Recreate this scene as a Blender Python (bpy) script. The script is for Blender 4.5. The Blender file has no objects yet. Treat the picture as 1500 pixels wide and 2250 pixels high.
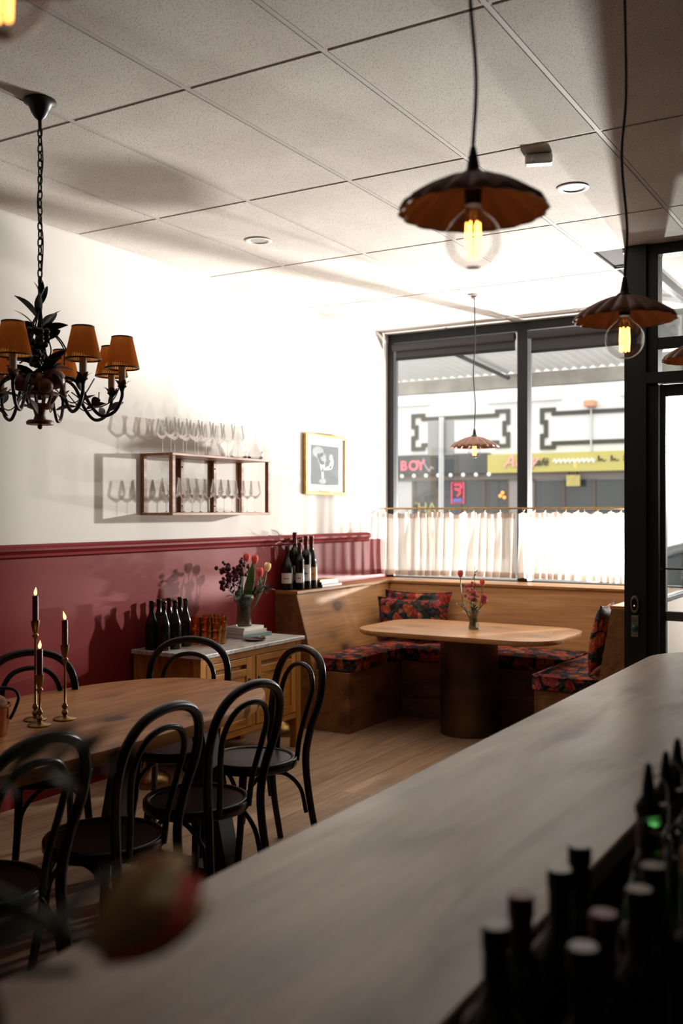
import bpy, bmesh, math, random
from mathutils import Vector, Matrix, Quaternion

random.seed(7)
scene = bpy.context.scene
COL = scene.collection
PI = math.pi
R = math.radians

# ------------------------------------------------------------------ camera
cam_d = bpy.data.cameras.new('camera')
cam = bpy.data.objects.new('camera', cam_d)
COL.objects.link(cam)
cam.location = (0.0, 0.0, 1.57)
cam.rotation_euler = (R(90), 0, R(30.8))
cam_d.sensor_fit = 'VERTICAL'
cam_d.sensor_height = 36.0
cam_d.sensor_width = 24.0
cam_d.lens = 35.0
cam_d.clip_start = 0.05
cam_d.dof.use_dof = True
cam_d.dof.focus_distance = 4.6
cam_d.dof.aperture_fstop = 2.4
scene.camera = cam

# ------------------------------------------------------------------ world, sun, glints, exposure
world = bpy.data.worlds.new('sky')
scene.world = world
world.use_nodes = True
wn = world.node_tree.nodes
wn['Background'].inputs[0].default_value = (1.0, 0.985, 0.96, 1)
wn['Background'].inputs[1].default_value = 2.4

def lamp(name, kind, loc, energy, color, **kw):
    d = bpy.data.lights.new(name, kind)
    d.energy = energy
    d.color = color
    for k, v in kw.items():
        setattr(d, k, v)
    o = bpy.data.objects.new(name, d)
    COL.objects.link(o)
    o.location = loc
    return o

# the low sun never enters directly: it glints off the cars parked at the kerb, up from a bonnet
# and a side window and down from a tall van's windscreen
GLINT = (1.0, 0.935, 0.885)
def glint(name, loc, aim, energy, cone, size):
    o = lamp(name, 'SPOT', loc, energy, GLINT, shadow_soft_size=size, spot_size=R(cone), spot_blend=0.5)
    o.rotation_euler = (Vector(loc) - Vector(aim)).to_track_quat('Z', 'Y').to_euler()
glint('sun_glint_bonnet', (-2.45, 9.75, 0.98), (-2.95, 7.88, 2.05), 2300, 120, 0.07)
glint('sun_glint_side_window', (-1.90, 9.65, 1.20), (-3.1, 7.88, 1.75), 650, 100, 0.04)
glint('sun_glint_van_windscreen', (-0.45, 10.05, 2.20), (-2.6, 7.88, 1.9), 1700, 80, 0.07)

scene.view_settings.view_transform = 'Standard'
scene.view_settings.look = 'None'
scene.view_settings.gamma = 1.0
scene.view_settings.use_curve_mapping = False
scene.view_settings.exposure = 0.06
scene.cycles.max_bounces = 10
scene.cycles.transparent_max_bounces = 24
scene.cycles.sample_clamp_indirect = 6.0
scene.cycles.caustics_reflective = False
scene.cycles.caustics_refractive = False

# ------------------------------------------------------------------ mesh helpers
class MB:
    def __init__(self):
        self.v = []; self.f = []
    def add(self, vs, fs):
        n = len(self.v)
        self.v += [tuple(p) for p in vs]
        self.f += [tuple(i + n for i in f) for f in fs]
        return self
    def box(self, x0, x1, y0, y1, z0, z1):
        v = [(x, y, z) for z in (z0, z1) for y in (y0, y1) for x in (x0, x1)]
        return self.add(v, [(0, 2, 3, 1), (4, 5, 7, 6), (0, 1, 5, 4), (2, 6, 7, 3), (0, 4, 6, 2), (1, 3, 7, 5)])
    def hexa(self, bot, top):
        return self.add(list(bot) + list(top), [(3, 2, 1, 0), (4, 5, 6, 7), (0, 1, 5, 4), (1, 2, 6, 5), (2, 3, 7, 6), (3, 0, 4, 7)])
    def prism(self, poly, h0, h1, axis='z'):
        def P(a, b, h):
            return {'z': (a, b, h), 'y': (a, h, b), 'x': (h, a, b)}[axis]
        n = len(poly)
        v = [P(a, b, h0) for a, b in poly] + [P(a, b, h1) for a, b in poly]
        f = [tuple(range(n))[::-1], tuple(range(n, 2 * n))]
        f += [(i, (i + 1) % n, n + (i + 1) % n, n + i) for i in range(n)]
        return self.add(v, f)
    def lathe(self, prof, seg=24, c=(0, 0, 0), m=None):
        n = len(prof); v = []; f = []
        for i in range(seg):
            a = 2 * PI * i / seg
            for r, z in prof:
                p = Vector((max(r, 1e-5) * math.cos(a), max(r, 1e-5) * math.sin(a), z))
                if m is not None: p = m @ p
                v.append((p.x + c[0], p.y + c[1], p.z + c[2]))
        for i in range(seg):
            j = (i + 1) % seg
            for k in range(n - 1):
                f.append((i * n + k, j * n + k, j * n + k + 1, i * n + k + 1))
        return self.add(v, f)
    def tube(self, pts, rad, seg=10, closed=False, caps=True):
        pts = [Vector(p) for p in pts]; n = len(pts)
        rr = rad if isinstance(rad, (list, tuple)) else [rad] * n
        tang = []
        for i in range(n):
            a = pts[(i - 1) % n] if (closed or i > 0) else pts[i]
            b = pts[(i + 1) % n] if (closed or i < n - 1) else pts[i]
            t = (b - a)
            tang.append(t.normalized() if t.length > 1e-9 else Vector((0, 0, 1)))
        ref = Vector((0, 0, 1)) if abs(tang[0].z) < 0.9 else Vector((1, 0, 0))
        nrm = (ref - tang[0] * ref.dot(tang[0])).normalized()
        v = []; f = []
        for i in range(n):
            if i > 0:
                nrm = (nrm - tang[i] * nrm.dot(tang[i]))
                nrm = nrm.normalized() if nrm.length > 1e-6 else tang[i].orthogonal().normalized()
            bn = tang[i].cross(nrm)
            for k in range(seg):
                a = 2 * PI * k / seg
                v.append(pts[i] + (nrm * math.cos(a) + bn * math.sin(a)) * rr[i])
        m = n if closed else n - 1
        for i in range(m):
            j = (i + 1) % n
            for k in range(seg):
                l = (k + 1) % seg
                f.append((i * seg + k, i * seg + l, j * seg + l, j * seg + k))
        if caps and not closed:
            f.append(tuple(range(seg))[::-1])
            f.append(tuple((n - 1) * seg + k for k in range(seg)))
        return self.add(v, f)
    def ball(self, c, r, seg=12, rings=8, sz=1.0):
        prof = [(r * math.sin(PI * i / rings), -r * sz * math.cos(PI * i / rings)) for i in range(rings + 1)]
        return self.lathe(prof, seg, c)
    def grid(self, fn, nu, nv):
        v = [fn(i / nu, j / nv) for j in range(nv + 1) for i in range(nu + 1)]
        f = [(j * (nu + 1) + i, j * (nu + 1) + i + 1, (j + 1) * (nu + 1) + i + 1, (j + 1) * (nu + 1) + i) for j in range(nv) for i in range(nu)]
        return self.add(v, f)
    def mesh(self, name, mt, smooth=None):
        me = bpy.data.meshes.new(name)
        me.from_pydata([tuple(p) for p in self.v], [], self.f)
        bm = bmesh.new(); bm.from_mesh(me)
        bmesh.ops.remove_doubles(bm, verts=bm.verts, dist=1e-5)
        bmesh.ops.recalc_face_normals(bm, faces=bm.faces)
        bm.to_mesh(me); bm.free()
        if mt is not None: me.materials.append(mt)
        if smooth is not None:
            for p in me.polygons: p.use_smooth = True
            me.set_sharp_from_angle(angle=R(smooth))
        return me
    def build(self, name, mt, parent=None, loc=(0, 0, 0), rz=0.0, smooth=None, bevel=0.0, seg=2):
        o = bpy.data.objects.new(name, self.mesh(name, mt, smooth))
        COL.objects.link(o)
        o.location = loc
        o.rotation_euler = (0, 0, rz)
        if parent is not None: o.parent = parent
        if bevel > 0:
            b = o.modifiers.new('bevel', 'BEVEL'); b.width = bevel; b.segments = seg; b.limit_method = 'ANGLE'
            b.angle_limit = R(40)
        return o

def put(name, me, parent=None, loc=(0, 0, 0), rot=(0, 0, 0), sc=(1, 1, 1)):
    o = bpy.data.objects.new(name, me)
    COL.objects.link(o)
    o.location = loc; o.rotation_euler = rot; o.scale = sc
    if parent is not None: o.parent = parent
    return o

def tag(o, label, cat, group=None):
    o['label'] = label; o['category'] = cat
    if group: o['group'] = group
    return o

def thing(name, label, cat, loc=(0, 0, 0), rz=0.0, group=None):
    o = bpy.data.objects.new(name, None)
    COL.objects.link(o)
    o.empty_display_size = 0.05
    o.location = loc; o.rotation_euler = (0, 0, rz)
    return tag(o, label, cat, group)

def struct(o, label=None, cat=None):
    o['kind'] = 'structure'
    if label: o['label'] = label
    if cat: o['category'] = cat
    return o

def dup(root, loc, rz, label, group=None):
    r = root.copy(); COL.objects.link(r)
    r.location = loc; r.rotation_euler = (0, 0, rz); r['label'] = label
    if group: r['group'] = group
    for ch in list(root.children):
        c = ch.copy(); COL.objects.link(c); c.parent = r
        for g in list(ch.children):
            d = g.copy(); COL.objects.link(d); d.parent = c
    return r

def smooth_path(pts, n=6, closed=False):
    pts = [Vector(p) for p in pts]; out = []
    m = len(pts)
    for i in range(m if closed else m - 1):
        p0 = pts[(i - 1) % m] if (closed or i > 0) else pts[i] * 2 - pts[i + 1]
        p1 = pts[i]; p2 = pts[(i + 1) % m]
        p3 = pts[(i + 2) % m] if (closed or i < m - 2) else p2 * 2 - p1
        for k in range(n):
            t = k / n
            out.append(0.5 * ((2 * p1) + (p2 - p0) * t + (2 * p0 - 5 * p1 + 4 * p2 - p3) * t * t + (3 * p1 - p0 - 3 * p2 + p3) * t ** 3))
    if not closed: out.append(pts[-1])
    return out

def rrect(x0, x1, y0, y1, r, n=10):
    out = []
    for cx, cy, a0 in ((x1 - r, y1 - r, 0), (x0 + r, y1 - r, 90), (x0 + r, y0 + r, 180), (x1 - r, y0 + r, 270)):
        for k in range(n + 1):
            a = R(a0 + 90 * k / n)
            out.append((cx + r * math.cos(a), cy + r * math.sin(a)))
    return out

def text_mesh(txt, size, depth, mt, shear=0.0, name='letter', bold=0.0):
    cu = bpy.data.curves.new(name, 'FONT')
    cu.body = txt; cu.size = size; cu.extrude = depth; cu.shear = shear; cu.offset = bold; cu.align_x = 'LEFT'
    ob = bpy.data.objects.new(name, cu); COL.objects.link(ob)
    dg = bpy.context.evaluated_depsgraph_get(); dg.update()
    me = bpy.data.meshes.new_from_object(ob.evaluated_get(dg))
    bpy.data.objects.remove(ob); bpy.data.curves.remove(cu)
    me.materials.clear(); me.materials.append(mt)
    return me

ORD = ['first', 'second', 'third', 'fourth', 'fifth', 'sixth', 'seventh', 'eighth', 'ninth', 'tenth', 'eleventh', 'twelfth', 'thirteenth', 'fourteenth']

# ------------------------------------------------------------------ materials
def new_mat(name):
    m = bpy.data.materials.new(name); m.use_nodes = True
    nt = m.node_tree
    return m, nt, nt.nodes['Principled BSDF'], nt.nodes['Material Output']

def plain(name, col, rough=0.5, metal=0.0, spec=0.5, emit=None, estr=0.0, sheen=0.0, trans=0.0, noise=0.0, nscale=20.0, bump=0.0, bscale=200.0, coat=0.0):
    m, nt, b, out = new_mat(name)
    b.inputs['Base Color'].default_value = (*col, 1)
    b.inputs['Roughness'].default_value = rough
    b.inputs['Metallic'].default_value = metal
    b.inputs['Specular IOR Level'].default_value = spec
    b.inputs['Coat Weight'].default_value = coat
    if emit:
        b.inputs['Emission Color'].default_value = (*emit, 1); b.inputs['Emission Strength'].default_value = estr
    if sheen: b.inputs['Sheen Weight'].default_value = sheen
    tc = None
    if noise or bump:
        tc = nt.nodes.new('ShaderNodeTexCoord')
    if noise:
        t = nt.nodes.new('ShaderNodeTexNoise'); t.inputs['Scale'].default_value = nscale; t.inputs['Detail'].default_value = 4
        nt.links.new(tc.outputs['Object'], t.inputs['Vector'])
        r = ramp(nt, t.outputs['Fac'], [(0.3, tuple(c * (1 - noise) for c in col)), (0.7, tuple(min(1, c * (1 + noise)) for c in col))])
        nt.links.new(r, b.inputs['Base Color'])
    if bump:
        t = nt.nodes.new('ShaderNodeTexNoise'); t.inputs['Scale'].default_value = bscale; t.inputs['Detail'].default_value = 3
        nt.links.new(tc.outputs['Object'], t.inputs['Vector'])
        bp = nt.nodes.new('ShaderNodeBump'); bp.inputs['Strength'].default_value = bump; bp.inputs['Distance'].default_value = 0.002
        nt.links.new(t.outputs['Fac'], bp.inputs['Height']); nt.links.new(bp.outputs['Normal'], b.inputs['Normal'])
    return m

def ramp(nt, fac, stops, mode='LINEAR'):
    r = nt.nodes.new('ShaderNodeValToRGB'); cr = r.color_ramp; cr.interpolation = mode
    while len(cr.elements) < len(stops): cr.elements.new(0.5)
    for e, (p, c) in zip(cr.elements, stops):
        e.position = p; e.color = (*c, 1) if len(c) == 3 else c
    nt.links.new(fac, r.inputs['Fac'])
    return r.outputs['Color']

def mixc(nt, fac, a, b, mode='MIX'):
    n = nt.nodes.new('ShaderNodeMix'); n.data_type = 'RGBA'; n.blend_type = mode
    for s, val in ((n.inputs['Factor'], fac), (n.inputs['A'], a), (n.inputs['B'], b)):
        if hasattr(val, 'is_linked'): nt.links.new(val, s)
        elif isinstance(val, (int, float)): s.default_value = val
        else: s.default_value = (*val, 1)
    return n.outputs['Result']

def wood(name, dark, mid, light, axis='y', rough=0.4, scale=1.0, knots=0.6, knot_col=(0.06, 0.03, 0.015), contrast=1.0, vary=0.12, kscale=2.2, spec=0.28, along=1.1):
    """Oak-like grain running along one local axis, with scattered knots."""
    m, nt, b, out = new_mat(name)
    tc = nt.nodes.new('ShaderNodeTexCoord'); oi = nt.nodes.new('ShaderNodeObjectInfo')
    off = nt.nodes.new('ShaderNodeVectorMath'); off.operation = 'SCALE'
    cmb = nt.nodes.new('ShaderNodeCombineXYZ')
    for k in range(3): nt.links.new(oi.outputs['Random'], cmb.inputs[k])
    nt.links.new(cmb.outputs[0], off.inputs[0]); off.inputs['Scale'].default_value = 37.0
    ad = nt.nodes.new('ShaderNodeVectorMath'); ad.operation = 'ADD'
    nt.links.new(tc.outputs['Object'], ad.inputs[0]); nt.links.new(off.outputs[0], ad.inputs[1])
    mp = nt.nodes.new('ShaderNodeMapping')
    s = [14 * scale] * 3; s['xyz'.index(axis)] = along * scale
    mp.inputs['Scale'].default_value = s
    nt.links.new(ad.outputs[0], mp.inputs['Vector'])
    n1 = nt.nodes.new('ShaderNodeTexNoise'); n1.inputs['Scale'].default_value = 1.0; n1.inputs['Detail'].default_value = 6; n1.inputs['Distortion'].default_value = 0.8
    nt.links.new(mp.outputs[0], n1.inputs['Vector'])
    c1 = ramp(nt, n1.outputs['Fac'], [(0.28, dark), (0.5, mid), (0.72, light)])
    mp2 = nt.nodes.new('ShaderNodeMapping'); s2 = [110 * scale] * 3; s2['xyz'.index(axis)] = 4 * scale
    mp2.inputs['Scale'].default_value = s2; nt.links.new(ad.outputs[0], mp2.inputs['Vector'])
    n2 = nt.nodes.new('ShaderNodeTexNoise'); n2.inputs['Scale'].default_value = 1.0; n2.inputs['Detail'].default_value = 3
    nt.links.new(mp2.outputs[0], n2.inputs['Vector'])
    g = ramp(nt, n2.outputs['Fac'], [(0.35, (0.78, 0.76, 0.74)), (0.6, (1.05, 1.05, 1.05))])
    c2 = mixc(nt, 0.8 * contrast, c1, g, 'MULTIPLY')
    col = c2
    if knots:
        mp3 = nt.nodes.new('ShaderNodeMapping'); s3 = [kscale * 1.7] * 3; s3['xyz'.index(axis)] = kscale
        mp3.inputs['Scale'].default_value = s3; nt.links.new(ad.outputs[0], mp3.inputs['Vector'])
        nz = nt.nodes.new('ShaderNodeTexNoise'); nz.inputs['Scale'].default_value = 3.0
        nt.links.new(mp3.outputs[0], nz.inputs['Vector'])
        mx = nt.nodes.new('ShaderNodeMix'); mx.data_type = 'VECTOR'; mx.inputs['Factor'].default_value = 0.12
        nt.links.new(mp3.outputs[0], mx.inputs['A']); nt.links.new(nz.outputs['Color'], mx.inputs['B'])
        vo = nt.nodes.new('ShaderNodeTexVoronoi'); vo.inputs['Scale'].default_value = 1.0
        nt.links.new(mx.outputs['Result'], vo.inputs['Vector'])
        kf = ramp(nt, vo.outputs['Distance'], [(0.13, (1, 1, 1)), (0.175, (0.55, 0.55, 0.55)), (0.26, (0.16, 0.16, 0.16)), (0.42, (0, 0, 0))])
        bw = nt.nodes.new('ShaderNodeRGBToBW'); nt.links.new(kf, bw.inputs[0])
        sep = nt.nodes.new('ShaderNodeSeparateColor'); nt.links.new(vo.outputs['Color'], sep.inputs[0])
        gt = nt.nodes.new('ShaderNodeMath'); gt.operation = 'LESS_THAN'; nt.links.new(sep.outputs[0], gt.inputs[0]); gt.inputs[1].default_value = 0.85
        mu = nt.nodes.new('ShaderNodeMath'); mu.operation = 'MULTIPLY'; nt.links.new(bw.outputs[0], mu.inputs[0]); nt.links.new(gt.outputs[0], mu.inputs[1])
        m2 = nt.nodes.new('ShaderNodeMath'); m2.operation = 'MULTIPLY'; nt.links.new(mu.outputs[0], m2.inputs[0]); m2.inputs[1].default_value = knots
        col = mixc(nt, m2.outputs[0], c2, knot_col)
    if vary:
        hv = nt.nodes.new('ShaderNodeHueSaturation')
        mr = nt.nodes.new('ShaderNodeMapRange'); mr.inputs['To Min'].default_value = 1 - vary; mr.inputs['To Max'].default_value = 1 + vary
        nt.links.new(oi.outputs['Random'], mr.inputs['Value']); nt.links.new(mr.outputs[0], hv.inputs['Value'])
        nt.links.new(col, hv.inputs['Color']); col = hv.outputs['Color']
    nt.links.new(col, b.inputs['Base Color'])
    b.inputs['Specular IOR Level'].default_value = spec
    rr = ramp(nt, n1.outputs['Fac'], [(0.3, (rough * 1.15,) * 3), (0.7, (rough * 0.85,) * 3)])
    nt.links.new(rr, b.inputs['Roughness'])
    bp = nt.nodes.new('ShaderNodeBump'); bp.inputs['Strength'].default_value = 0.12; bp.inputs['Distance'].default_value = 0.002
    nt.links.new(n2.outputs['Fac'], bp.inputs['Height']); nt.links.new(bp.outputs['Normal'], b.inputs['Normal'])
    return m

def thin_glass(name, tint=(1, 1, 1), edge=0.9, gloss=1.0, rough=0.0, body=0.0):
    """A thin clear shell: mostly transparent, mirror-like where it is seen edge-on."""
    m, nt, b, out = new_mat(name)
    nt.nodes.remove(b)
    tr = nt.nodes.new('ShaderNodeBsdfTransparent'); tr.inputs[0].default_value = (*tint, 1)
    gl = nt.nodes.new('ShaderNodeBsdfGlossy'); gl.inputs[0].default_value = (gloss, gloss, gloss, 1); gl.inputs['Roughness'].default_value = rough
    fr = nt.nodes.new('ShaderNodeFresnel'); fr.inputs[0].default_value = 1.5
    mu = nt.nodes.new('ShaderNodeMath'); mu.operation = 'MULTIPLY'; mu.inputs[1].default_value = edge
    nt.links.new(fr.outputs[0], mu.inputs[0])
    mx = nt.nodes.new('ShaderNodeMixShader')
    nt.links.new(mu.outputs[0], mx.inputs[0]); nt.links.new(tr.outputs[0], mx.inputs[1]); nt.links.new(gl.outputs[0], mx.inputs[2])
    nt.links.new(mx.outputs[0], out.inputs[0])
    return m

def deep_glass(name, col, rough=0.04, trans=0.9):
    m, nt, b, out = new_mat(name)
    b.inputs['Base Color'].default_value = (*col, 1); b.inputs['Roughness'].default_value = rough
    b.inputs['Transmission Weight'].default_value = trans; b.inputs['IOR'].default_value = 1.45
    return m

M = {}
M['plaster'] = plain('cream_wall_paint', (0.80, 0.765, 0.725), 0.75, bump=0.15, bscale=60, noise=0.015, nscale=3)
M['red'] = plain('burgundy_wall_paint', (0.20, 0.015, 0.016), 0.5, spec=0.14, noise=0.05, nscale=4, bump=0.1, bscale=40)
M['dark_wall'] = plain('bounce_cutting_dark_wall', (0.035, 0.03, 0.027), 0.85, spec=0.1, noise=0.05, nscale=3)  # unseen walls, coloured this dark to cut bounce light in the foreground
M['dark_void'] = plain('dark_ceiling_void', (0.03, 0.028, 0.025), 0.9)
M['grid_rail'] = plain('dusty_white_rail', (0.57, 0.525, 0.49), 0.7)
M['white_metal'] = plain('white_painted_metal', (0.80, 0.76, 0.72), 0.45)
M['black_frame'] = plain('charcoal_powder_coat', (0.013, 0.0135, 0.015), 0.45, spec=0.3, noise=0.06, nscale=8)
M['blind'] = plain('charcoal_blind_fabric', (0.055, 0.055, 0.06), 0.7, bump=0.1, bscale=500)
M['bent'] = plain('black_lacquered_bentwood', (0.007, 0.006, 0.006), 0.27, spec=0.35)
M['bent_seat'] = plain('dark_brown_lacquered_ply', (0.016, 0.009, 0.007), 0.36, spec=0.35, noise=0.25, nscale=6)
M['black_steel'] = plain('matt_black_steel', (0.018, 0.019, 0.022), 0.5)
M['cable'] = plain('black_cable', (0.01, 0.01, 0.01), 0.6)
M['iron'] = plain('black_wrought_iron', (0.014, 0.015, 0.015), 0.38, metal=0.3, noise=0.3, nscale=30)
M['brass'] = plain('aged_brass', (0.30, 0.19, 0.07), 0.34, metal=1.0, noise=0.2, nscale=25)
M['bronze'] = plain('dark_bronze_patina', (0.11, 0.072, 0.042), 0.42, metal=0.75, noise=0.55, nscale=3.2)
M['copper'] = plain('copper', (0.55, 0.20, 0.10), 0.35, metal=1.0, noise=0.25, nscale=18)
M['rust_wood'] = plain('red_brown_painted_wood', (0.16, 0.045, 0.022), 0.45, noise=0.25, nscale=30)
M['chrome'] = plain('brushed_steel', (0.55, 0.54, 0.52), 0.3, metal=1.0)
M['gold'] = plain('gilt_frame', (0.58, 0.33, 0.09), 0.35, metal=0.8, noise=0.15, nscale=30)
M['paper'] = plain('white_paper', (0.82, 0.79, 0.74), 0.8)
M['label_cream'] = plain('cream_bottle_label', (0.75, 0.69, 0.57), 0.7)
M['label_white'] = plain('white_bottle_label', (0.82, 0.81, 0.78), 0.7)
M['label_orange'] = plain('ochre_bottle_label', (0.62, 0.36, 0.13), 0.7, noise=0.3, nscale=40)
M['ink'] = plain('dark_print', (0.03, 0.03, 0.03), 0.7)
M['white_leaf'] = plain('dull_tin', (0.45, 0.45, 0.45), 0.4, metal=0.6)
M['candle'] = plain('burgundy_wax', (0.075, 0.008, 0.018), 0.42)
M['wick'] = plain('burnt_wick', (0.01, 0.01, 0.01), 0.9)
M['flame'] = plain('candle_flame', (1, 0.5, 0.1), 0.5, emit=(1.0, 0.42, 0.09), estr=7.0)
M['filament'] = plain('glowing_filament', (1, 0.4, 0.08), 0.5, emit=(1.0, 0.42, 0.07), estr=9.0)
M['shade_out'] = plain('terracotta_enamel_shade', (0.30, 0.14, 0.09), 0.42)
M['bulb_socket'] = plain('black_bakelite', (0.012, 0.011, 0.010), 0.35)
M['clear'] = thin_glass('clear_glass', (0.97, 0.97, 0.97), 0.9)
M['bulb_glass'] = thin_glass('clear_bulb_glass', (0.97, 0.96, 0.95), 0.35)
M['pane'] = thin_glass('window_glass', (0.97, 0.985, 0.98), 0.55)
M['wine_glass'] = thin_glass('wine_glass_crystal', (0.96, 0.955, 0.95), 0.65)
M['dark_bottle'] = plain('dark_bottle_glass', (0.008, 0.011, 0.008), 0.10, spec=0.6)
M['dark_bottle2'] = plain('brown_bottle_glass', (0.014, 0.009, 0.006), 0.12, spec=0.6)
M['green_bottle'] = deep_glass('green_bottle_glass', (0.16, 0.85, 0.22), 0.12, 0.8)
M['smoke_vase'] = deep_glass('olive_smoked_glass', (0.50, 0.55, 0.42), 0.03)
M['amber'] = thin_glass('amber_glass', (0.985, 0.70, 0.17), 0.9, rough=0.03)
M['clear_bottle'] = thin_glass('clear_bottle_glass', (0.88, 0.92, 0.90), 1.0)
M['foil_black'] = plain('black_foil_capsule', (0.013, 0.012, 0.012), 0.4, metal=0.3)
M['foil_red'] = plain('wine_red_foil_capsule', (0.11, 0.012, 0.02), 0.38, metal=0.3)
M['foil_top'] = plain('silver_grey_cap_disc', (0.17, 0.16, 0.155), 0.35, metal=0.6)
M['cork'] = plain('cork', (0.45, 0.28, 0.14), 0.8, noise=0.2, nscale=80)
M['leaf'] = plain('green_leaf', (0.075, 0.14, 0.035), 0.5, noise=0.25, nscale=25)
M['leaf_dark'] = plain('dark_green_leaf', (0.022, 0.045, 0.020), 0.5, noise=0.25, nscale=25)
M['tin_leaf'] = plain('dark_painted_tin_leaf', (0.020, 0.024, 0.020), 0.45, metal=0.2, noise=0.3, nscale=20)
M['rust_leaf'] = plain('rust_brown_tin_petal', (0.16, 0.06, 0.02), 0.45, noise=0.3, nscale=20)
M['grape'] = plain('black_glass_grape', (0.012, 0.010, 0.018), 0.15)
M['fruit_plum'] = plain('plum_red_fruit', (0.10, 0.016, 0.016), 0.3)
M['fruit_gold'] = plain('ochre_fruit', (0.34, 0.17, 0.04), 0.35)
M['mum'] = plain('burgundy_blossom', (0.09, 0.012, 0.022), 0.7)
M['pink_mum'] = plain('dusty_pink_blossom', (0.50, 0.10, 0.12), 0.7, noise=0.3, nscale=60)
M['sleeve'] = plain('ivory_candle_sleeve', (0.62, 0.52, 0.42), 0.6)
M['ledge_plastic'] = plain('white_plastic', (0.75, 0.73, 0.70), 0.4)

M['oak_table'] = wood('oak_dining_top', (0.36, 0.145, 0.05), (0.52, 0.235, 0.09), (0.62, 0.305, 0.125), 'y', 0.40, spec=0.22, knots=1.0, knot_col=(0.06, 0.028, 0.014), kscale=2.8)
M['oak_table_x'] = wood('oak_booth_table_top', (0.40, 0.20, 0.085), (0.52, 0.28, 0.13), (0.60, 0.36, 0.18), 'x', 0.30, knots=0.6, knot_col=(0.12, 0.055, 0.025))
M['oak_bench'] = wood('golden_oak_bench', (0.36, 0.165, 0.055), (0.50, 0.25, 0.095), (0.60, 0.33, 0.145), 'y', 0.40, scale=0.8, knots=0.85, kscale=2.6)
M['oak_bench_x'] = wood('golden_oak_window_bench', (0.36, 0.165, 0.055), (0.50, 0.25, 0.095), (0.60, 0.33, 0.145), 'x', 0.40, scale=0.8, knots=0.85, kscale=2.0)
M['oak_plinth'] = wood('brown_oak_plinth', (0.19, 0.082, 0.030), (0.27, 0.125, 0.048), (0.33, 0.165, 0.07), 'y', 0.45, knots=0.7)
M['oak_plinth_x'] = wood('brown_oak_window_plinth', (0.19, 0.082, 0.030), (0.27, 0.125, 0.048), (0.33, 0.165, 0.07), 'x', 0.45, knots=0.7)
M['counter'] = wood('limed_oak_counter', (0.30, 0.185, 0.115), (0.42, 0.29, 0.20), (0.52, 0.38, 0.28), 'y', 0.36, scale=0.42, along=3.2, contrast=0.5, spec=0.42, knots=1.0, knot_col=(0.11, 0.085, 0.075), kscale=3.0, vary=0.03)
M['counter_side'] = wood('dark_bar_front_boards', (0.05, 0.026, 0.014), (0.075, 0.04, 0.022), (0.10, 0.055, 0.03), 'z', 0.55, knots=0.0)
M['plank'] = wood('washed_oak_floor', (0.34, 0.215, 0.13), (0.43, 0.285, 0.178), (0.50, 0.35, 0.23), 'y', 0.42, knots=0.35, knot_col=(0.18, 0.11, 0.07), vary=0.10)
M['walnut'] = wood('walnut_wall_shelf', (0.24, 0.10, 0.045), (0.34, 0.15, 0.07), (0.42, 0.20, 0.10), 'y', 0.42, scale=1.6, knots=0.0)
M['honey'] = wood('honey_pine_sideboard', (0.40, 0.155, 0.030), (0.54, 0.235, 0.055), (0.64, 0.31, 0.085), 'y', 0.40, scale=1.5, knots=0.25)
M['honey_v'] = wood('honey_pine_stile', (0.40, 0.155, 0.030), (0.54, 0.235, 0.055), (0.64, 0.31, 0.085), 'z', 0.40, scale=1.5, knots=0.15)

def marble():
    m, nt, b, out = new_mat('grey_veined_marble')
    tc = nt.nodes.new('ShaderNodeTexCoord')
    n = nt.nodes.new('ShaderNodeTexNoise'); n.inputs['Scale'].default_value = 5; n.inputs['Detail'].default_value = 8; n.inputs['Distortion'].default_value = 2.4
    nt.links.new(tc.outputs['Object'], n.inputs['Vector'])
    nt.links.new(ramp(nt, n.outputs['Fac'], [(0.35, (0.70, 0.68, 0.66)), (0.48, (0.62, 0.60, 0.58)), (0.51, (0.36, 0.35, 0.35)), (0.56, (0.66, 0.64, 0.62))]), b.inputs['Base Color'])
    b.inputs['Roughness'].default_value = 0.28
    return m
M['marble'] = marble()

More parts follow.
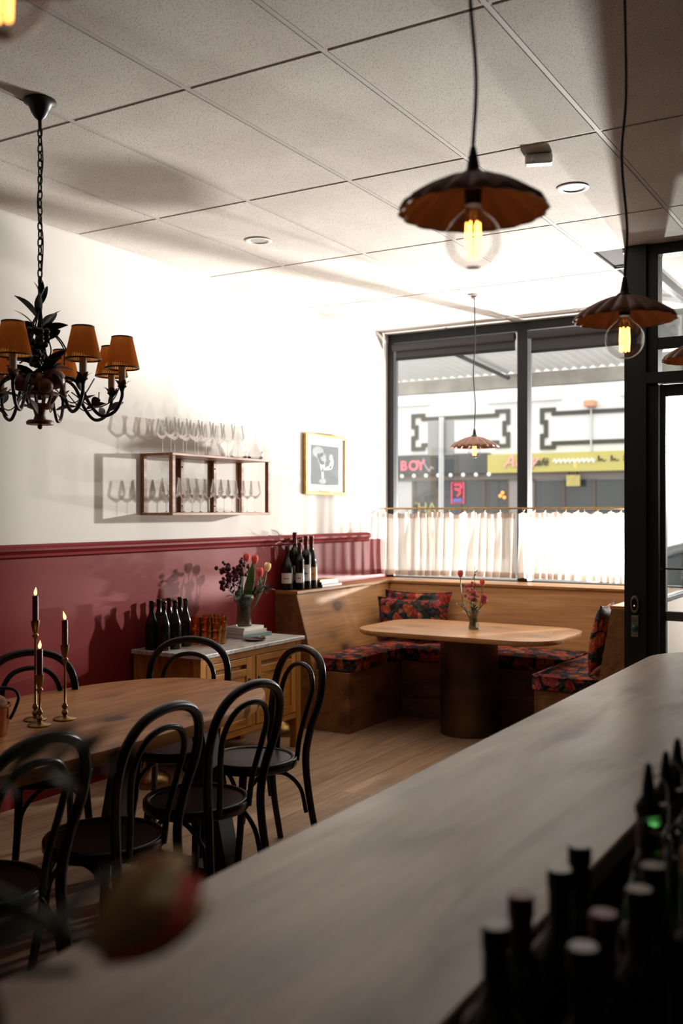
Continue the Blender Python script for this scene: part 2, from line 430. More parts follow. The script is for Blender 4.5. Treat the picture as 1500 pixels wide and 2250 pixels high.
def tile_mat():
    m, nt, b, out = new_mat('pinholed_mineral_tile')
    tc = nt.nodes.new('ShaderNodeTexCoord'); oi = nt.nodes.new('ShaderNodeObjectInfo')
    mp = nt.nodes.new('ShaderNodeMapping'); mp.inputs['Scale'].default_value = (150, 115, 1)
    ad = nt.nodes.new('ShaderNodeVectorMath'); ad.operation = 'ADD'
    sc = nt.nodes.new('ShaderNodeVectorMath'); sc.operation = 'SCALE'; sc.inputs['Scale'].default_value = 11.0
    cmb = nt.nodes.new('ShaderNodeCombineXYZ')
    for k in range(2): nt.links.new(oi.outputs['Random'], cmb.inputs[k])
    nt.links.new(cmb.outputs[0], sc.inputs[0]); nt.links.new(tc.outputs['Object'], ad.inputs[0]); nt.links.new(sc.outputs[0], ad.inputs[1])
    nt.links.new(ad.outputs[0], mp.inputs['Vector'])
    vo = nt.nodes.new('ShaderNodeTexVoronoi'); vo.voronoi_dimensions = '2D'; vo.inputs['Scale'].default_value = 1.0
    nt.links.new(mp.outputs[0], vo.inputs['Vector'])
    sep = nt.nodes.new('ShaderNodeSeparateColor'); nt.links.new(vo.outputs['Color'], sep.inputs[0])
    mr = nt.nodes.new('ShaderNodeMapRange'); mr.inputs['To Min'].default_value = 0.04; mr.inputs['To Max'].default_value = 0.27
    nt.links.new(sep.outputs[0], mr.inputs['Value'])
    lt = nt.nodes.new('ShaderNodeMath'); lt.operation = 'LESS_THAN'; nt.links.new(vo.outputs['Distance'], lt.inputs[0]); nt.links.new(mr.outputs[0], lt.inputs[1])
    n = nt.nodes.new('ShaderNodeTexNoise'); n.inputs['Scale'].default_value = 2.5; n.inputs['Detail'].default_value = 5
    nt.links.new(ad.outputs[0], n.inputs['Vector'])
    base = ramp(nt, n.outputs['Fac'], [(0.3, (0.63, 0.575, 0.53)), (0.7, (0.73, 0.685, 0.64))])
    nt.links.new(mixc(nt, lt.outputs[0], base, (0.20, 0.17, 0.15)), b.inputs['Base Color'])
    b.inputs['Roughness'].default_value = 0.9
    return m
M['tile'] = tile_mat()

def floral():
    m, nt, b, out = new_mat('floral_velvet')
    tc = nt.nodes.new('ShaderNodeTexCoord')
    nz = nt.nodes.new('ShaderNodeTexNoise'); nz.inputs['Scale'].default_value = 9
    nt.links.new(tc.outputs['Object'], nz.inputs['Vector'])
    mx = nt.nodes.new('ShaderNodeMix'); mx.data_type = 'VECTOR'; mx.inputs['Factor'].default_value = 0.10
    nt.links.new(tc.outputs['Object'], mx.inputs['A']); nt.links.new(nz.outputs['Color'], mx.inputs['B'])
    v1 = nt.nodes.new('ShaderNodeTexVoronoi'); v1.inputs['Scale'].default_value = 14
    nt.links.new(mx.outputs['Result'], v1.inputs['Vector'])
    v2 = nt.nodes.new('ShaderNodeTexVoronoi'); v2.inputs['Scale'].default_value = 42
    nt.links.new(mx.outputs['Result'], v2.inputs['Vector'])
    sep = nt.nodes.new('ShaderNodeSeparateColor'); nt.links.new(v1.outputs['Color'], sep.inputs[0])
    bloom = ramp(nt, sep.outputs[0], [(0.0, (0.42, 0.05, 0.035)), (0.3, (0.55, 0.13, 0.05)), (0.55, (0.50, 0.10, 0.12)), (0.8, (0.62, 0.22, 0.10))], 'CONSTANT')
    sep2 = nt.nodes.new('ShaderNodeSeparateColor'); nt.links.new(v2.outputs['Color'], sep2.inputs[0])
    ground = ramp(nt, sep2.outputs[1], [(0.0, (0.012, 0.012, 0.012)), (0.35, (0.020, 0.034, 0.038)), (0.6, (0.05, 0.028, 0.018)), (0.8, (0.045, 0.065, 0.07))], 'CONSTANT')
    petals = ramp(nt, v2.outputs['Distance'], [(0.25, (1, 1, 1)), (0.55, (0.5, 0.45, 0.45))])
    bl = mixc(nt, 1.0, bloom, petals, 'MULTIPLY')
    f = ramp(nt, v1.outputs['Distance'], [(0.52, (1, 1, 1)), (0.58, (0, 0, 0))])
    bw = nt.nodes.new('ShaderNodeRGBToBW'); nt.links.new(f, bw.inputs[0])
    gt = nt.nodes.new('ShaderNodeMath'); gt.operation = 'LESS_THAN'; nt.links.new(sep.outputs[1], gt.inputs[0]); gt.inputs[1].default_value = 0.88
    mu = nt.nodes.new('ShaderNodeMath'); mu.operation = 'MULTIPLY'; nt.links.new(bw.outputs[0], mu.inputs[0]); nt.links.new(gt.outputs[0], mu.inputs[1])
    nt.links.new(mixc(nt, mu.outputs[0], ground, bl), b.inputs['Base Color'])
    b.inputs['Roughness'].default_value = 0.85; b.inputs['Specular IOR Level'].default_value = 0.15
    return m
M['floral'] = floral()

def cloth(name, base, trans, seethru):
    m, nt, b, out = new_mat(name); nt.nodes.remove(b)
    df = nt.nodes.new('ShaderNodeBsdfDiffuse'); df.inputs[0].default_value = (*base, 1)
    tl = nt.nodes.new('ShaderNodeBsdfTranslucent'); tl.inputs[0].default_value = (*base, 1)
    tp = nt.nodes.new('ShaderNodeBsdfTransparent')
    a = nt.nodes.new('ShaderNodeMixShader'); a.inputs[0].default_value = trans
    nt.links.new(df.outputs[0], a.inputs[1]); nt.links.new(tl.outputs[0], a.inputs[2])
    c = nt.nodes.new('ShaderNodeMixShader'); c.inputs[0].default_value = seethru
    nt.links.new(a.outputs[0], c.inputs[1]); nt.links.new(tp.outputs[0], c.inputs[2])
    nt.links.new(c.outputs[0], out.inputs[0])
    return m
M['sheer'] = cloth('sheer_white_linen', (0.62, 0.575, 0.53), 0.5, 0.22)
M['hem'] = cloth('doubled_linen_hem', (0.42, 0.34, 0.29), 0.45, 0.05)
M['pleat'] = cloth('amber_pleated_silk', (0.88, 0.46, 0.14), 0.6, 0.0)
M['tulip_pink'] = cloth('coral_tulip_petal', (0.82, 0.20, 0.17), 0.25, 0.0)
M['tulip_cream'] = cloth('cream_tulip_petal', (0.88, 0.74, 0.42), 0.25, 0.0)
M['protea'] = cloth('pink_protea_bract', (0.62, 0.16, 0.18), 0.2, 0.0)
# ================================================================== THE ROOM
WL, WR, YB, YW, ZC = -4.2, 2.4, -3.1, 7.88, 3.15      # left wall, right wall, back wall, window plane, ceiling height
YD = 6.0                                              # recessed entrance door plane
XV = -1.59                                            # side of the recessed entrance

# floor: slab plus individual boards
floor = struct(MB().box(WL - 0.2, WR + 0.2, YB - 0.2, YW + 0.05, -0.08, -0.012).build('floor', plain('screed', (0.16, 0.11, 0.075), 0.7)))
PW = 0.19
board = {}
rnd = random.Random(3)
col_i = 0
x = WL + 0.004
while x < -0.75:
    y = 0.25 - rnd.uniform(0, 1.6)
    while y < 7.4:
        L = rnd.choice((1.5, 1.8, 2.1))
        y1 = min(y + L, 7.6)
        k = round(y1 - y, 2)
        if k > 0.1:
            if k not in board:
                board[k] = MB().box(0, PW - 0.003, 0, k - 0.003, -0.012, 0.0).mesh('plank', M['plank'])
            put('plank', board[k], floor, (x, y, 0))
        y = y1
    x += PW
    col_i += 1
# the far side of the bar keeps a plain dark floor
MB().box(-0.75 + 0.02, WR, YB, YD, -0.012, -0.001).build('rubber_matting', plain('black_rubber', (0.02, 0.02, 0.02), 0.8), floor)

# ceiling: void slab, drop-in tiles, grid rails
ceiling = struct(MB().box(WL - 0.2, WR + 0.2, YB - 0.2, YW + 0.12, ZC + 0.022, ZC + 0.15).build('ceiling', M['dark_void']))
xs = [WL + 0.6 * k for k in range(12)]
ys = [-3.105 + 1.2 * k for k in range(10)]
G = 0.026
tile_full = MB().box(0, 0.6 - G, 0, 1.2 - G, 0, 0.018).mesh('ceiling_tile', M['tile'])
tile_end = MB().box(0, 0.6 - G, 0, YW - 7.695 - 0.01, 0, 0.018).mesh('ceiling_tile', M['tile'])
for i in range(11):
    for j in range(9):
        if ys[j] >= 5.9 and xs[i] > XV - 0.3: continue
        if ys[j] > 5.2 and ys[j] < 5.4 and xs[i] > XV - 0.3:
            if 'half' not in board: board['half'] = MB().box(0, 0.6 - G, 0, YD - 5.295 - G, 0, 0.018).mesh('ceiling_tile', M['tile'])
            put('ceiling_tile', board['half'], ceiling, (xs[i] + G / 2, ys[j] + G / 2, ZC)); continue
        put('ceiling_tile', tile_full, ceiling, (xs[i] + G / 2, ys[j] + G / 2, ZC))
    if xs[i] < XV - 0.3: put('ceiling_tile', tile_end, ceiling, (xs[i] + G / 2, 7.695 + G / 2, ZC))
for xk in xs[1:-1]:
    y_end = YW if xk < XV - 0.1 else YD
    MB().box(xk - G / 2, xk + G / 2 - 0.006, YB, y_end, ZC + 0.003, ZC + 0.016).build('grid_rail', M['grid_rail'], ceiling)
for yk in ys[1:]:
    x_end = WR if yk < YD else XV - 0.02
    MB().box(WL, x_end, yk - G / 2 + 0.006, yk + G / 2, ZC + 0.0035, ZC + 0.0165).build('grid_rail', M['grid_rail'], ceiling)
MB().box(XV - 0.05, WR, YD + 0.1, YW + 0.1, ZC, ZC + 0.02).build('porch_soffit', M['plaster'], ceiling)

# left wall with burgundy dado
wl = struct(MB().box(WL - 0.2, WL, YB - 0.2, YW + 0.1, -0.08, ZC + 0.03).build('wall_left', M['plaster']))
MB().box(WL, WL + 0.012, YB, 7.47, 0.0, 1.33).build('dado_panel', M['red'], wl)
MB().box(WL, WL + 0.004, 7.47, YW - 0.02, 0.0, 1.335).build('dado_panel', M['red'], wl)
prof = [(WL, 1.318), (WL + 0.018, 1.320), (WL + 0.030, 1.330), (WL + 0.024, 1.343), (WL + 0.030, 1.350), (WL + 0.044, 1.362), (WL + 0.044, 1.374), (WL + 0.034, 1.381), (WL + 0.030, 1.392), (WL, 1.396)]
MB().prism([(a, b) for a, b in prof], YB, 7.47, 'y').build('dado_rail', M['red'], wl, smooth=40)
struct(MB().box(WL, WR, YB - 0.2, YB, -0.08, ZC + 0.03).build('wall_back', M['dark_wall']))
struct(MB().box(WR, WR + 0.2, YB - 0.2, YD + 0.1, -0.08, ZC + 0.03).build('wall_right', M['dark_wall']))

# shopfront window
struct(MB().box(WL, XV - 0.02, YW - 0.02, YW + 0.10, -0.08, 0.96).build('wall_front', M['plaster']))
w1 = struct(bpy.data.objects.new('window_1', None)); COL.objects.link(w1)
def part(name, mt, par, x0, x1, y0, y1, z0, z1, bev=0.003):
    return MB().box(x0, x1, y0, y1, z0, z1).build(name, mt, par, bevel=bev)
bf = M['black_frame']
part('window_sill', bf, w1, WL, XV, YW - 0.03, YW + 0.08, 0.96, 1.0)
part('window_head', bf, w1, WL, XV, YW - 0.02, YW + 0.06, 3.075, 3.15)
part('jamb', bf, w1, WL, WL + 0.06, YW - 0.03, YW + 0.06, 1.0, 3.075)
part('jamb', bf, w1, XV - 0.07, XV, YW - 0.02, YW + 0.06, 1.0, 3.075)
part('mullion', bf, w1, -2.975, -2.885, YW - 0.05, YW + 0.06, 1.0, 3.075)
for x0, x1 in ((WL + 0.06, -2.975), (-2.885, XV - 0.07)):
    part('pane', M['pane'], w1, x0, x1, YW + 0.018, YW + 0.024, 1.0, 3.075, 0)
for i, (x0, x1, zb) in enumerate(((WL + 0.075, -2.99, 2.935), (-2.87, XV - 0.085, 2.90))):
    t = thing('roller_blind', ('charcoal roller blind wound up above the left window pane', 'charcoal roller blind wound up above the right window pane')[i], 'blind', ((x0 + x1) / 2, YW - 0.06, 3.06), 0, 'roller blinds')
    w = (x1 - x0) / 2
    MB().tube([(-w, 0, -0.035), (w, 0, -0.035)], 0.034, 16).build('roller', M['blind'], t, smooth=40)
    MB().box(-w + 0.01, w - 0.01, 0.030, 0.034, zb - 3.06, -0.03).build('blind_fabric', M['blind'], t)
    MB().box(-w + 0.01, w - 0.01, 0.022, 0.042, zb - 3.06 - 0.022, zb - 3.06).build('bottom_bar', bf, t, bevel=0.003)

# side of the recessed entrance: low panel and glazing
w2 = struct(bpy.data.objects.new('window_2', None)); COL.objects.link(w2)
part('low_panel', plain('beige_porch_panel', (0.42, 0.36, 0.31), 0.6), w2, XV, XV + 0.05, YD + 0.1, YW + 0.06, 0.0, 0.97, 0)
part('window_sill', bf, w2, XV - 0.005, XV + 0.055, YD + 0.1, YW + 0.06, 0.97, 1.0)
part('window_head', bf, w2, XV, XV + 0.05, YD + 0.1, YW + 0.06, 3.09, 3.15)
part('jamb', bf, w2, XV, XV + 0.05, YW, YW + 0.06, 1.0, 3.09)
part('pane', M['pane'], w2, XV + 0.022, XV + 0.028, YD + 0.1, YW, 1.0, 3.09, 0)

# entrance door and transom
d1 = struct(bpy.data.objects.new('door_1', None)); COL.objects.link(d1)
part('door_post', bf, d1, XV, XV + 0.13, YD - 0.05, YD + 0.1, 0, 3.15)
part('door_jamb', bf, d1, XV + 0.13, -1.40, YD - 0.02, YD + 0.09, 0, 3.15)
part('transom_head', bf, d1, -1.40, -0.28, YD - 0.02, YD + 0.09, 3.085, 3.15)
part('transom_bar', bf, d1, -1.40, -0.28, YD - 0.02, YD + 0.09, 2.525, 2.595)
part('door_head', bf, d1, -1.46, -0.28, YD - 0.05, YD + 0.09, 2.325, 2.39)
part('transom_pane', M['pane'], d1, -1.40, -0.40, YD + 0.03, YD + 0.036, 2.595, 3.085, 0)
part('transom_pane', M['pane'], d1, -1.40, -0.40, YD + 0.03, YD + 0.036, 2.39, 2.525, 0)
leaf = part('door_leaf', bf, d1, -1.395, -1.36, YD, YD + 0.05, 0.01, 2.32)
part('door_stile', bf, d1, -0.50, -0.405, YD, YD + 0.05, 0.01, 2.32)
part('door_rail', bf, d1, -1.36, -0.50, YD, YD + 0.05, 2.25, 2.32)
part('door_rail', bf, d1, -1.36, -0.50, YD, YD + 0.05, 0.01, 0.22)
part('door_rail', plain('grey_kick_rail', (0.07, 0.065, 0.06), 0.5), d1, -1.36, -0.50, YD + 0.005, YD + 0.045, 0.93, 0.985)
part('push_bar', bf, d1, -1.37, -0.50, YD - 0.012, YD + 0.0, 1.232, 1.242, 0.002)
part('door_pane', M['pane'], d1, -1.36, -0.50, YD + 0.022, YD + 0.028, 0.22, 2.25, 0)
MB().ball((-1.382, YD - 0.012, 1.23), 0.012).build('door_stop_knob', bf, d1, smooth=60)
part('door_post', bf, d1, -0.40, -0.28, YD - 0.03, YD + 0.09, 0, 3.15)
struct(MB().box(-0.28, WR, YD - 0.02, YW + 0.1, -0.08, 3.15).build('wall_entrance_blocker', M['dark_wall']))  # out of view; solid fill added to block outside light from the dining area

# access reader and exit button on the door post
t = thing('access_reader', 'small oval silver door-entry reader on the black door post', 'door reader', (-1.525, YD - 0.052, 1.025))
pl = [(a * 0.5, b) for a, b in rrect(-0.048, 0.048, -0.05, 0.05, 0.046)]
MB().prism(pl, -0.014, 0.0, 'y').build('reader_casing', M['chrome'], t, bevel=0.002)
MB().prism([(a * 0.68, b * 0.70) for a, b in pl], -0.017, -0.0135, 'y').build('reader_face', plain('black_reader_face', (0.01, 0.01, 0.01), 0.15), t)
MB().ball((0.0, -0.018, -0.008), 0.004).build('indicator', plain('orange_indicator', (0.8, 0.2, 0.02), 0.4, emit=(1, 0.3, 0.04), estr=1.5), t)
t = thing('exit_button', 'steel exit plate with a green push button on the door post', 'exit button', (-1.525, YD - 0.052, 0.895))
MB().box(-0.021, 0.021, -0.006, 0.0, -0.062, 0.062).build('plate', M['chrome'], t, bevel=0.001)
MB().lathe([(0, 0), (0.020, 0), (0.020, 0.010), (0.016, 0.016), (0, 0.018)], 20, (0, -0.005, -0.012), Matrix.Rotation(R(90), 3, 'X')).build('push_button', plain('dark_green_button', (0.01, 0.08, 0.06), 0.4), t, smooth=50)
me = text_mesh('EXIT', 0.016, 0.0006, M['ink'])
put('letter', me, t, (-0.0165, -0.0068, 0.026), (R(90), 0, 0))

# ================================================================== THE STREET
struct(MB().box(-24, 14, YW + 0.1, 9.88, -0.4, -0.02).add([], []).build('pavement', plain('concrete_footpath', (0.52, 0.50, 0.47), 0.85, noise=0.12, nscale=3)))
struct(MB().box(XV + 0.05, -0.28, YD + 0.05, YW + 0.1, -0.4, -0.011).build('porch_floor', plain('porch_concrete', (0.32, 0.30, 0.28), 0.8, noise=0.1, nscale=3)))
struct(MB().box(-24, 14, 9.88, 20.2, -0.5, -0.17).build('road', plain('asphalt', (0.20, 0.20, 0.20), 0.8, noise=0.15, nscale=8)))
struct(MB().box(-24, 14, 20.2, 30, -0.5, -0.03).build('far_pavement', plain('far_footpath', (0.40, 0.38, 0.35), 0.85)))

aw = thing('street_awning', 'corrugated white metal awning over the footpath outside the window', 'awning', (0, 0, 0))
def soff(u, v):
    xx = -13 + u * 19; yy = 7.98 + v * 3.85
    return (xx, yy, 3.56 - 0.24 * v + 0.016 * math.sin(xx * 2 * PI / 0.115))
MB().grid(soff, 1320, 1).build('corrugated_sheet', plain('white_awning_paint', (0.86, 0.86, 0.85), 0.6, noise=0.03, nscale=2), aw, smooth=80)
MB().box(-13, 6, 11.80, 11.93, 3.13, 3.30).build('fascia_beam', plain('weathered_beam', (0.36, 0.34, 0.31), 0.8, noise=0.35, nscale=2.5), aw, bevel=0.01)
for xb in (-9.0, -4.6, -0.2):
    MB().tube([(xb, 8.0, 3.45), (xb, 11.8, 3.25)], 0.025, 8).build('rafter', M['black_frame'], aw, smooth=50)

bd = thing('shop_building', 'white two-storey shop building across the street', 'building', (0, 24, 0))
fac = plain('white_facade', (0.72, 0.71, 0.70), 0.8, noise=0.03, nscale=1)
MB().box(-19, -3.2, 0.0, 6, -0.03, 6.3).build('facade_wall', fac, bd)
for x0, x1, z0, z1 in ((-12.65, -11.55, 4.42, 4.93), (-9.93, -7.94, 4.36, 4.94), (-6.5, -5.3, 4.36, 4.94)):
    MB().box(x0, x1, -0.10, 0.0, z0, z1).build('parapet_block', plain('bright_white_block', (0.88, 0.88, 0.87), 0.7), bd, bevel=0.02)
mould = plain('grey_green_moulding', (0.085, 0.082, 0.068), 0.8, spec=0.1)
def moulding(x0, x1, z0, z1):
    n, e, w = 0.20, 0.10, 0.05
    path = [(x0, z0 + n), (x0, z1 - n), (x0 - e, z1 - n), (x0 - e, z1 + e), (x0 + n, z1 + e), (x0 + n, z1), (x1 - n, z1), (x1 - n, z1 + e), (x1 + e, z1 + e), (x1 + e, z1 - n), (x1, z1 - n),
            (x1, z0 + n), (x1 + e, z0 + n), (x1 + e, z0 - e), (x1 - n, z0 - e), (x1 - n, z0), (x0 + n, z0), (x0 + n, z0 - e), (x0 - e, z0 - e), (x0 - e, z0 + n)]
    m = len(path); inn = []; out = []
    for i, p in enumerate(path):
        a, c = path[i - 1], path[(i + 1) % m]
        d1 = Vector((p[0] - a[0], p[1] - a[1])).normalized(); d2 = Vector((c[0] - p[0], c[1] - p[1])).normalized()
        o = Vector((-d1.y, d1.x)) + Vector((-d2.y, d2.x))
        out.append((p[0] + o.x * w, p[1] + o.y * w)); inn.append((p[0] - o.x * w, p[1] - o.y * w))
    v = [(a, yy, c) for yy in (-0.05, 0.0) for ring in (inn, out) for a, c in ring]
    f = []
    for i in range(m):
        j = (i + 1) % m
        f += [(i, j, m + j, m + i), (m + i, m + j, 3 * m + j, 3 * m + i), (2 * m + i, 2 * m + j, j, i)]
    return MB().add(v, f)
moulding(-11.95, -9.45, 3.36, 4.05).build('moulding_frame', mould, bd)
moulding(-8.35, -5.6, 3.28, 4.02).build('moulding_frame', mould, bd)
MB().box(-7.22, -7.18, -0.06, 0.0, 3.05, 4.1).build('drain_pipe', plain('pale_pipe', (0.55, 0.54, 0.53), 0.6), bd)
MB().box(-7.32, -7.06, -0.3, 0.0, 4.12, 4.28).build('wall_lamp', plain('salmon_lamp', (0.65, 0.30, 0.18), 0.5), bd, bevel=0.03)
MB().box(-13.0, -5.2, -0.16, 0.0, 2.40, 2.555).build('lintel', plain('brown_grey_lintel', (0.19, 0.16, 0.15), 0.8), bd)
for x0, x1, z1 in ((-12.0, -9.32, 2.40), (-8.64, -5.6, 2.36)):
    g = MB().box(x0, x1, -0.04, 0.0, 0.4, z1).build('shop_window', plain('dark_shop_glass', (0.045, 0.048, 0.05), 0.12), bd)
    k = 4
    for j in range(k + 1):
        xx = x0 + (x1 - x0) * j / k
        MB().box(xx - 0.035, xx + 0.035, -0.07, -0.04, 0.4, z1).build('glazing_bar', plain('brown_bar', (0.10, 0.075, 0.06), 0.6), g)
MB().box(-13.3, -12.05, -0.12, 0.0, -0.03, 2.42).build('pillar', plain('pale_pillar', (0.50, 0.49, 0.48), 0.8), bd)
MB().box(-9.3, -8.66, -0.08, 0.0, -0.03, 2.42).build('pillar', plain('grey_pink_pillar', (0.30, 0.27, 0.26), 0.8), bd)
MB().box(-5.4, -4.3, -0.15, 0.0, -0.03, 2.9).build('pillar', plain('pale_pillar_end', (0.36, 0.36, 0.35), 0.8), bd)
MB().box(-5.38, -3.25, -0.06, 0.0, 2.9, 5.6).build('rendered_panel', plain('grey_render', (0.30, 0.30, 0.29), 0.8), bd)
MB().box(-5.02, -4.72, -0.22, -0.06, 2.9, 5.6).build('white_pilaster', plain('white_pilaster', (0.7, 0.7, 0.68), 0.8), bd)
MB().box(-5.36, -5.12, -0.12, -0.06, 2.75, 3.15).build('picture_sign', plain('ochre_white_sign', (0.6, 0.5, 0.3), 0.7, noise=0.5, nscale=9), bd)
me = text_mesh('THA', 0.40, 0.004, plain('ochre_window_lettering', (0.52, 0.45, 0.16), 0.6))
put('letter', me, bd, (-12.15, -0.045, 1.55), (R(90), 0, 0))

sg = thing('black_shop_sign', 'black shop sign with the pink letters BOY across the street', 'sign', (0, 23.7, 0))
MB().box(-13.2, -9.82, 0.0, 0.3, 2.56, 3.08).build('sign_board', plain('black_sign_board', (0.045, 0.047, 0.05), 0.5), sg)
pinkm = plain('pink_letter', (0.85, 0.16, 0.22), 0.5, emit=(0.9, 0.16, 0.22), estr=0.25)
for ch, dx in (('B', 0.0), ('O', 0.245), ('Y', 0.50)):
    bcu = text_mesh(ch, 0.36, 0.02, pinkm, bold=0.008)
    o = put('letter', bcu, sg, (-12.28 + dx, -0.02, 2.68), (R(90), 0, 0), (1.0, 1.0, 1.0))
wm = plain('grey_scribble', (0.4, 0.4, 0.42), 0.6)
MB().tube(smooth_path([(-11.6, -0.02, 2.98), (-11.55, -0.02, 2.8), (-11.42, -0.02, 2.65), (-11.38, -0.02, 2.75), (-11.3, -0.02, 2.7)]), 0.018, 6).build('script_stroke', wm, sg)

sg = thing('yellow_cafe_sign', 'mustard yellow cafe sign with pink and black script across the street', 'sign', (0, 23.7, 0))
MB().box(-9.80, -5.42, 0.0, 0.3, 2.56, 3.03).build('sign_board', plain('mustard_sign_board', (0.50, 0.43, 0.13), 0.6), sg)
me = text_mesh('Aroy', 0.46, 0.02, plain('pale_pink_script', (0.88, 0.42, 0.40), 0.5), 0.35)
put('letter', me, sg, (-9.35, -0.02, 2.70), (R(90), 0, 0), (0.92, 1, 1))
me = text_mesh('café', 0.27, 0.015, M['ink'], 0.25)
put('letter', me, sg, (-8.62, -0.02, 2.72), (R(90), 0, 0))
wh = plain('washed_out_white_script', (0.85, 0.85, 0.78), 0.6)
for k in range(9):
    xk = -8.02 + k * 0.115
    MB().tube(smooth_path([(xk - 0.05, -0.015, 2.80), (xk, -0.015, 2.86), (xk + 0.03, -0.015, 2.77), (xk + 0.07, -0.015, 2.84)]), 0.018, 6).build('script_stroke', wh, sg)
for k in range(5):
    xk = -6.95 + k * 0.31
    MB().tube(smooth_path([(xk, -0.015, 2.78), (xk + 0.01, -0.015, 2.93), (xk + 0.05, -0.015, 2.80), (xk + 0.09, -0.015, 2.85), (xk + 0.13, -0.015, 2.79), (xk + 0.19, -0.015, 2.82)]), 0.011, 6).build('script_stroke', M['ink'], sg)

t = thing('neon_sign', 'red outlined neon sign with a squiggle in the dark shop window', 'neon sign', (-10.71, 23.88, 1.80))
red_neon = plain('red_neon_tube', (0.8, 0.05, 0.10), 0.4, emit=(1.0, 0.06, 0.14), estr=0.8)
MB().tube([(-0.17, 0, 0), (0.17, 0, 0), (0.17, 0, 0.54), (-0.17, 0, 0.54)], 0.014, 6, closed=True).build('neon_border', red_neon, t)
MB().tube(smooth_path([(-0.09, 0, 0.48), (0.1, 0, 0.47), (0.06, 0, 0.36), (-0.08, 0, 0.38), (0.08, 0, 0.30), (0.0, 0, 0.18)]), 0.022, 6).build('neon_squiggle', red_neon, t)
MB().box(-0.13, 0.13, 0, 0.02, 0.03, 0.12).build('blue_panel', plain('violet_blue_panel', (0.10, 0.09, 0.35), 0.5, emit=(0.12, 0.12, 0.5), estr=0.4), t)
t = thing('hanging_sign', 'square ochre sign hanging below the yellow cafe sign', 'sign', (-7.57, 23.7, 2.56))
MB().box(-0.17, 0.17, 0, 0.04, -0.36, -0.09).build('board', plain('ochre_board', (0.45, 0.37, 0.12), 0.6, noise=0.2, nscale=12), t, bevel=0.005)
for s in (-0.1, 0.1): MB().box(s - 0.012, s + 0.012, 0.012, 0.03, -0.09, 0.0).build('hanger', M['black_frame'], t)
t = thing('pendant_cluster', 'cluster of small orange lamps inside the dark shop window', 'lamp', (-9.47, 23.9, 1.98))
glow = plain('orange_lamp_glow', (1, 0.4, 0.1), 0.5, emit=(1.0, 0.36, 0.08), estr=1.3)
for a, b in ((-0.06, 0.0), (0.0, 0.08), (0.05, -0.04)): MB().ball((a, 0, b), 0.045).build('lamp_globe', glow, t, smooth=60)
t = thing('festoon_string', 'string of white festoon bulbs under the black sign', 'string lights', (-12.35, 23.715, 2.53))
MB().tube([(0, 0, 0.034), (1.3, 0, 0.030), (2.7, 0, 0.034)], 0.008, 5).build('wire', M['cable'], t)
for k in range(8): MB().ball((0.1 + k * 0.355, 0, 0.0), 0.05, 10, 6).build('bulb', plain('white_festoon_bulb', (0.85, 0.82, 0.75), 0.4, emit=(1, 0.95, 0.85), estr=0.5), t, smooth=60)

t = thing('street_sign', 'grey back of a street sign on a pale pole outside the window', 'street sign', (-6.10, 13.0, -0.17))
MB().tube([(0, 0, 0), (0.02, 0, 3.1)], 0.038, 12).build('pole', plain('galvanised_pole', (0.55, 0.55, 0.54), 0.5, metal=0.3), t, smooth=50)
MB().prism([(a, b) for a, b in rrect(-0.22, 0.20, 2.56, 3.06, 0.03, 4)], 0.04, 0.052, 'y').build('sign_plate', plain('grey_sign_back', (0.30, 0.30, 0.30), 0.5, metal=0.3), t)

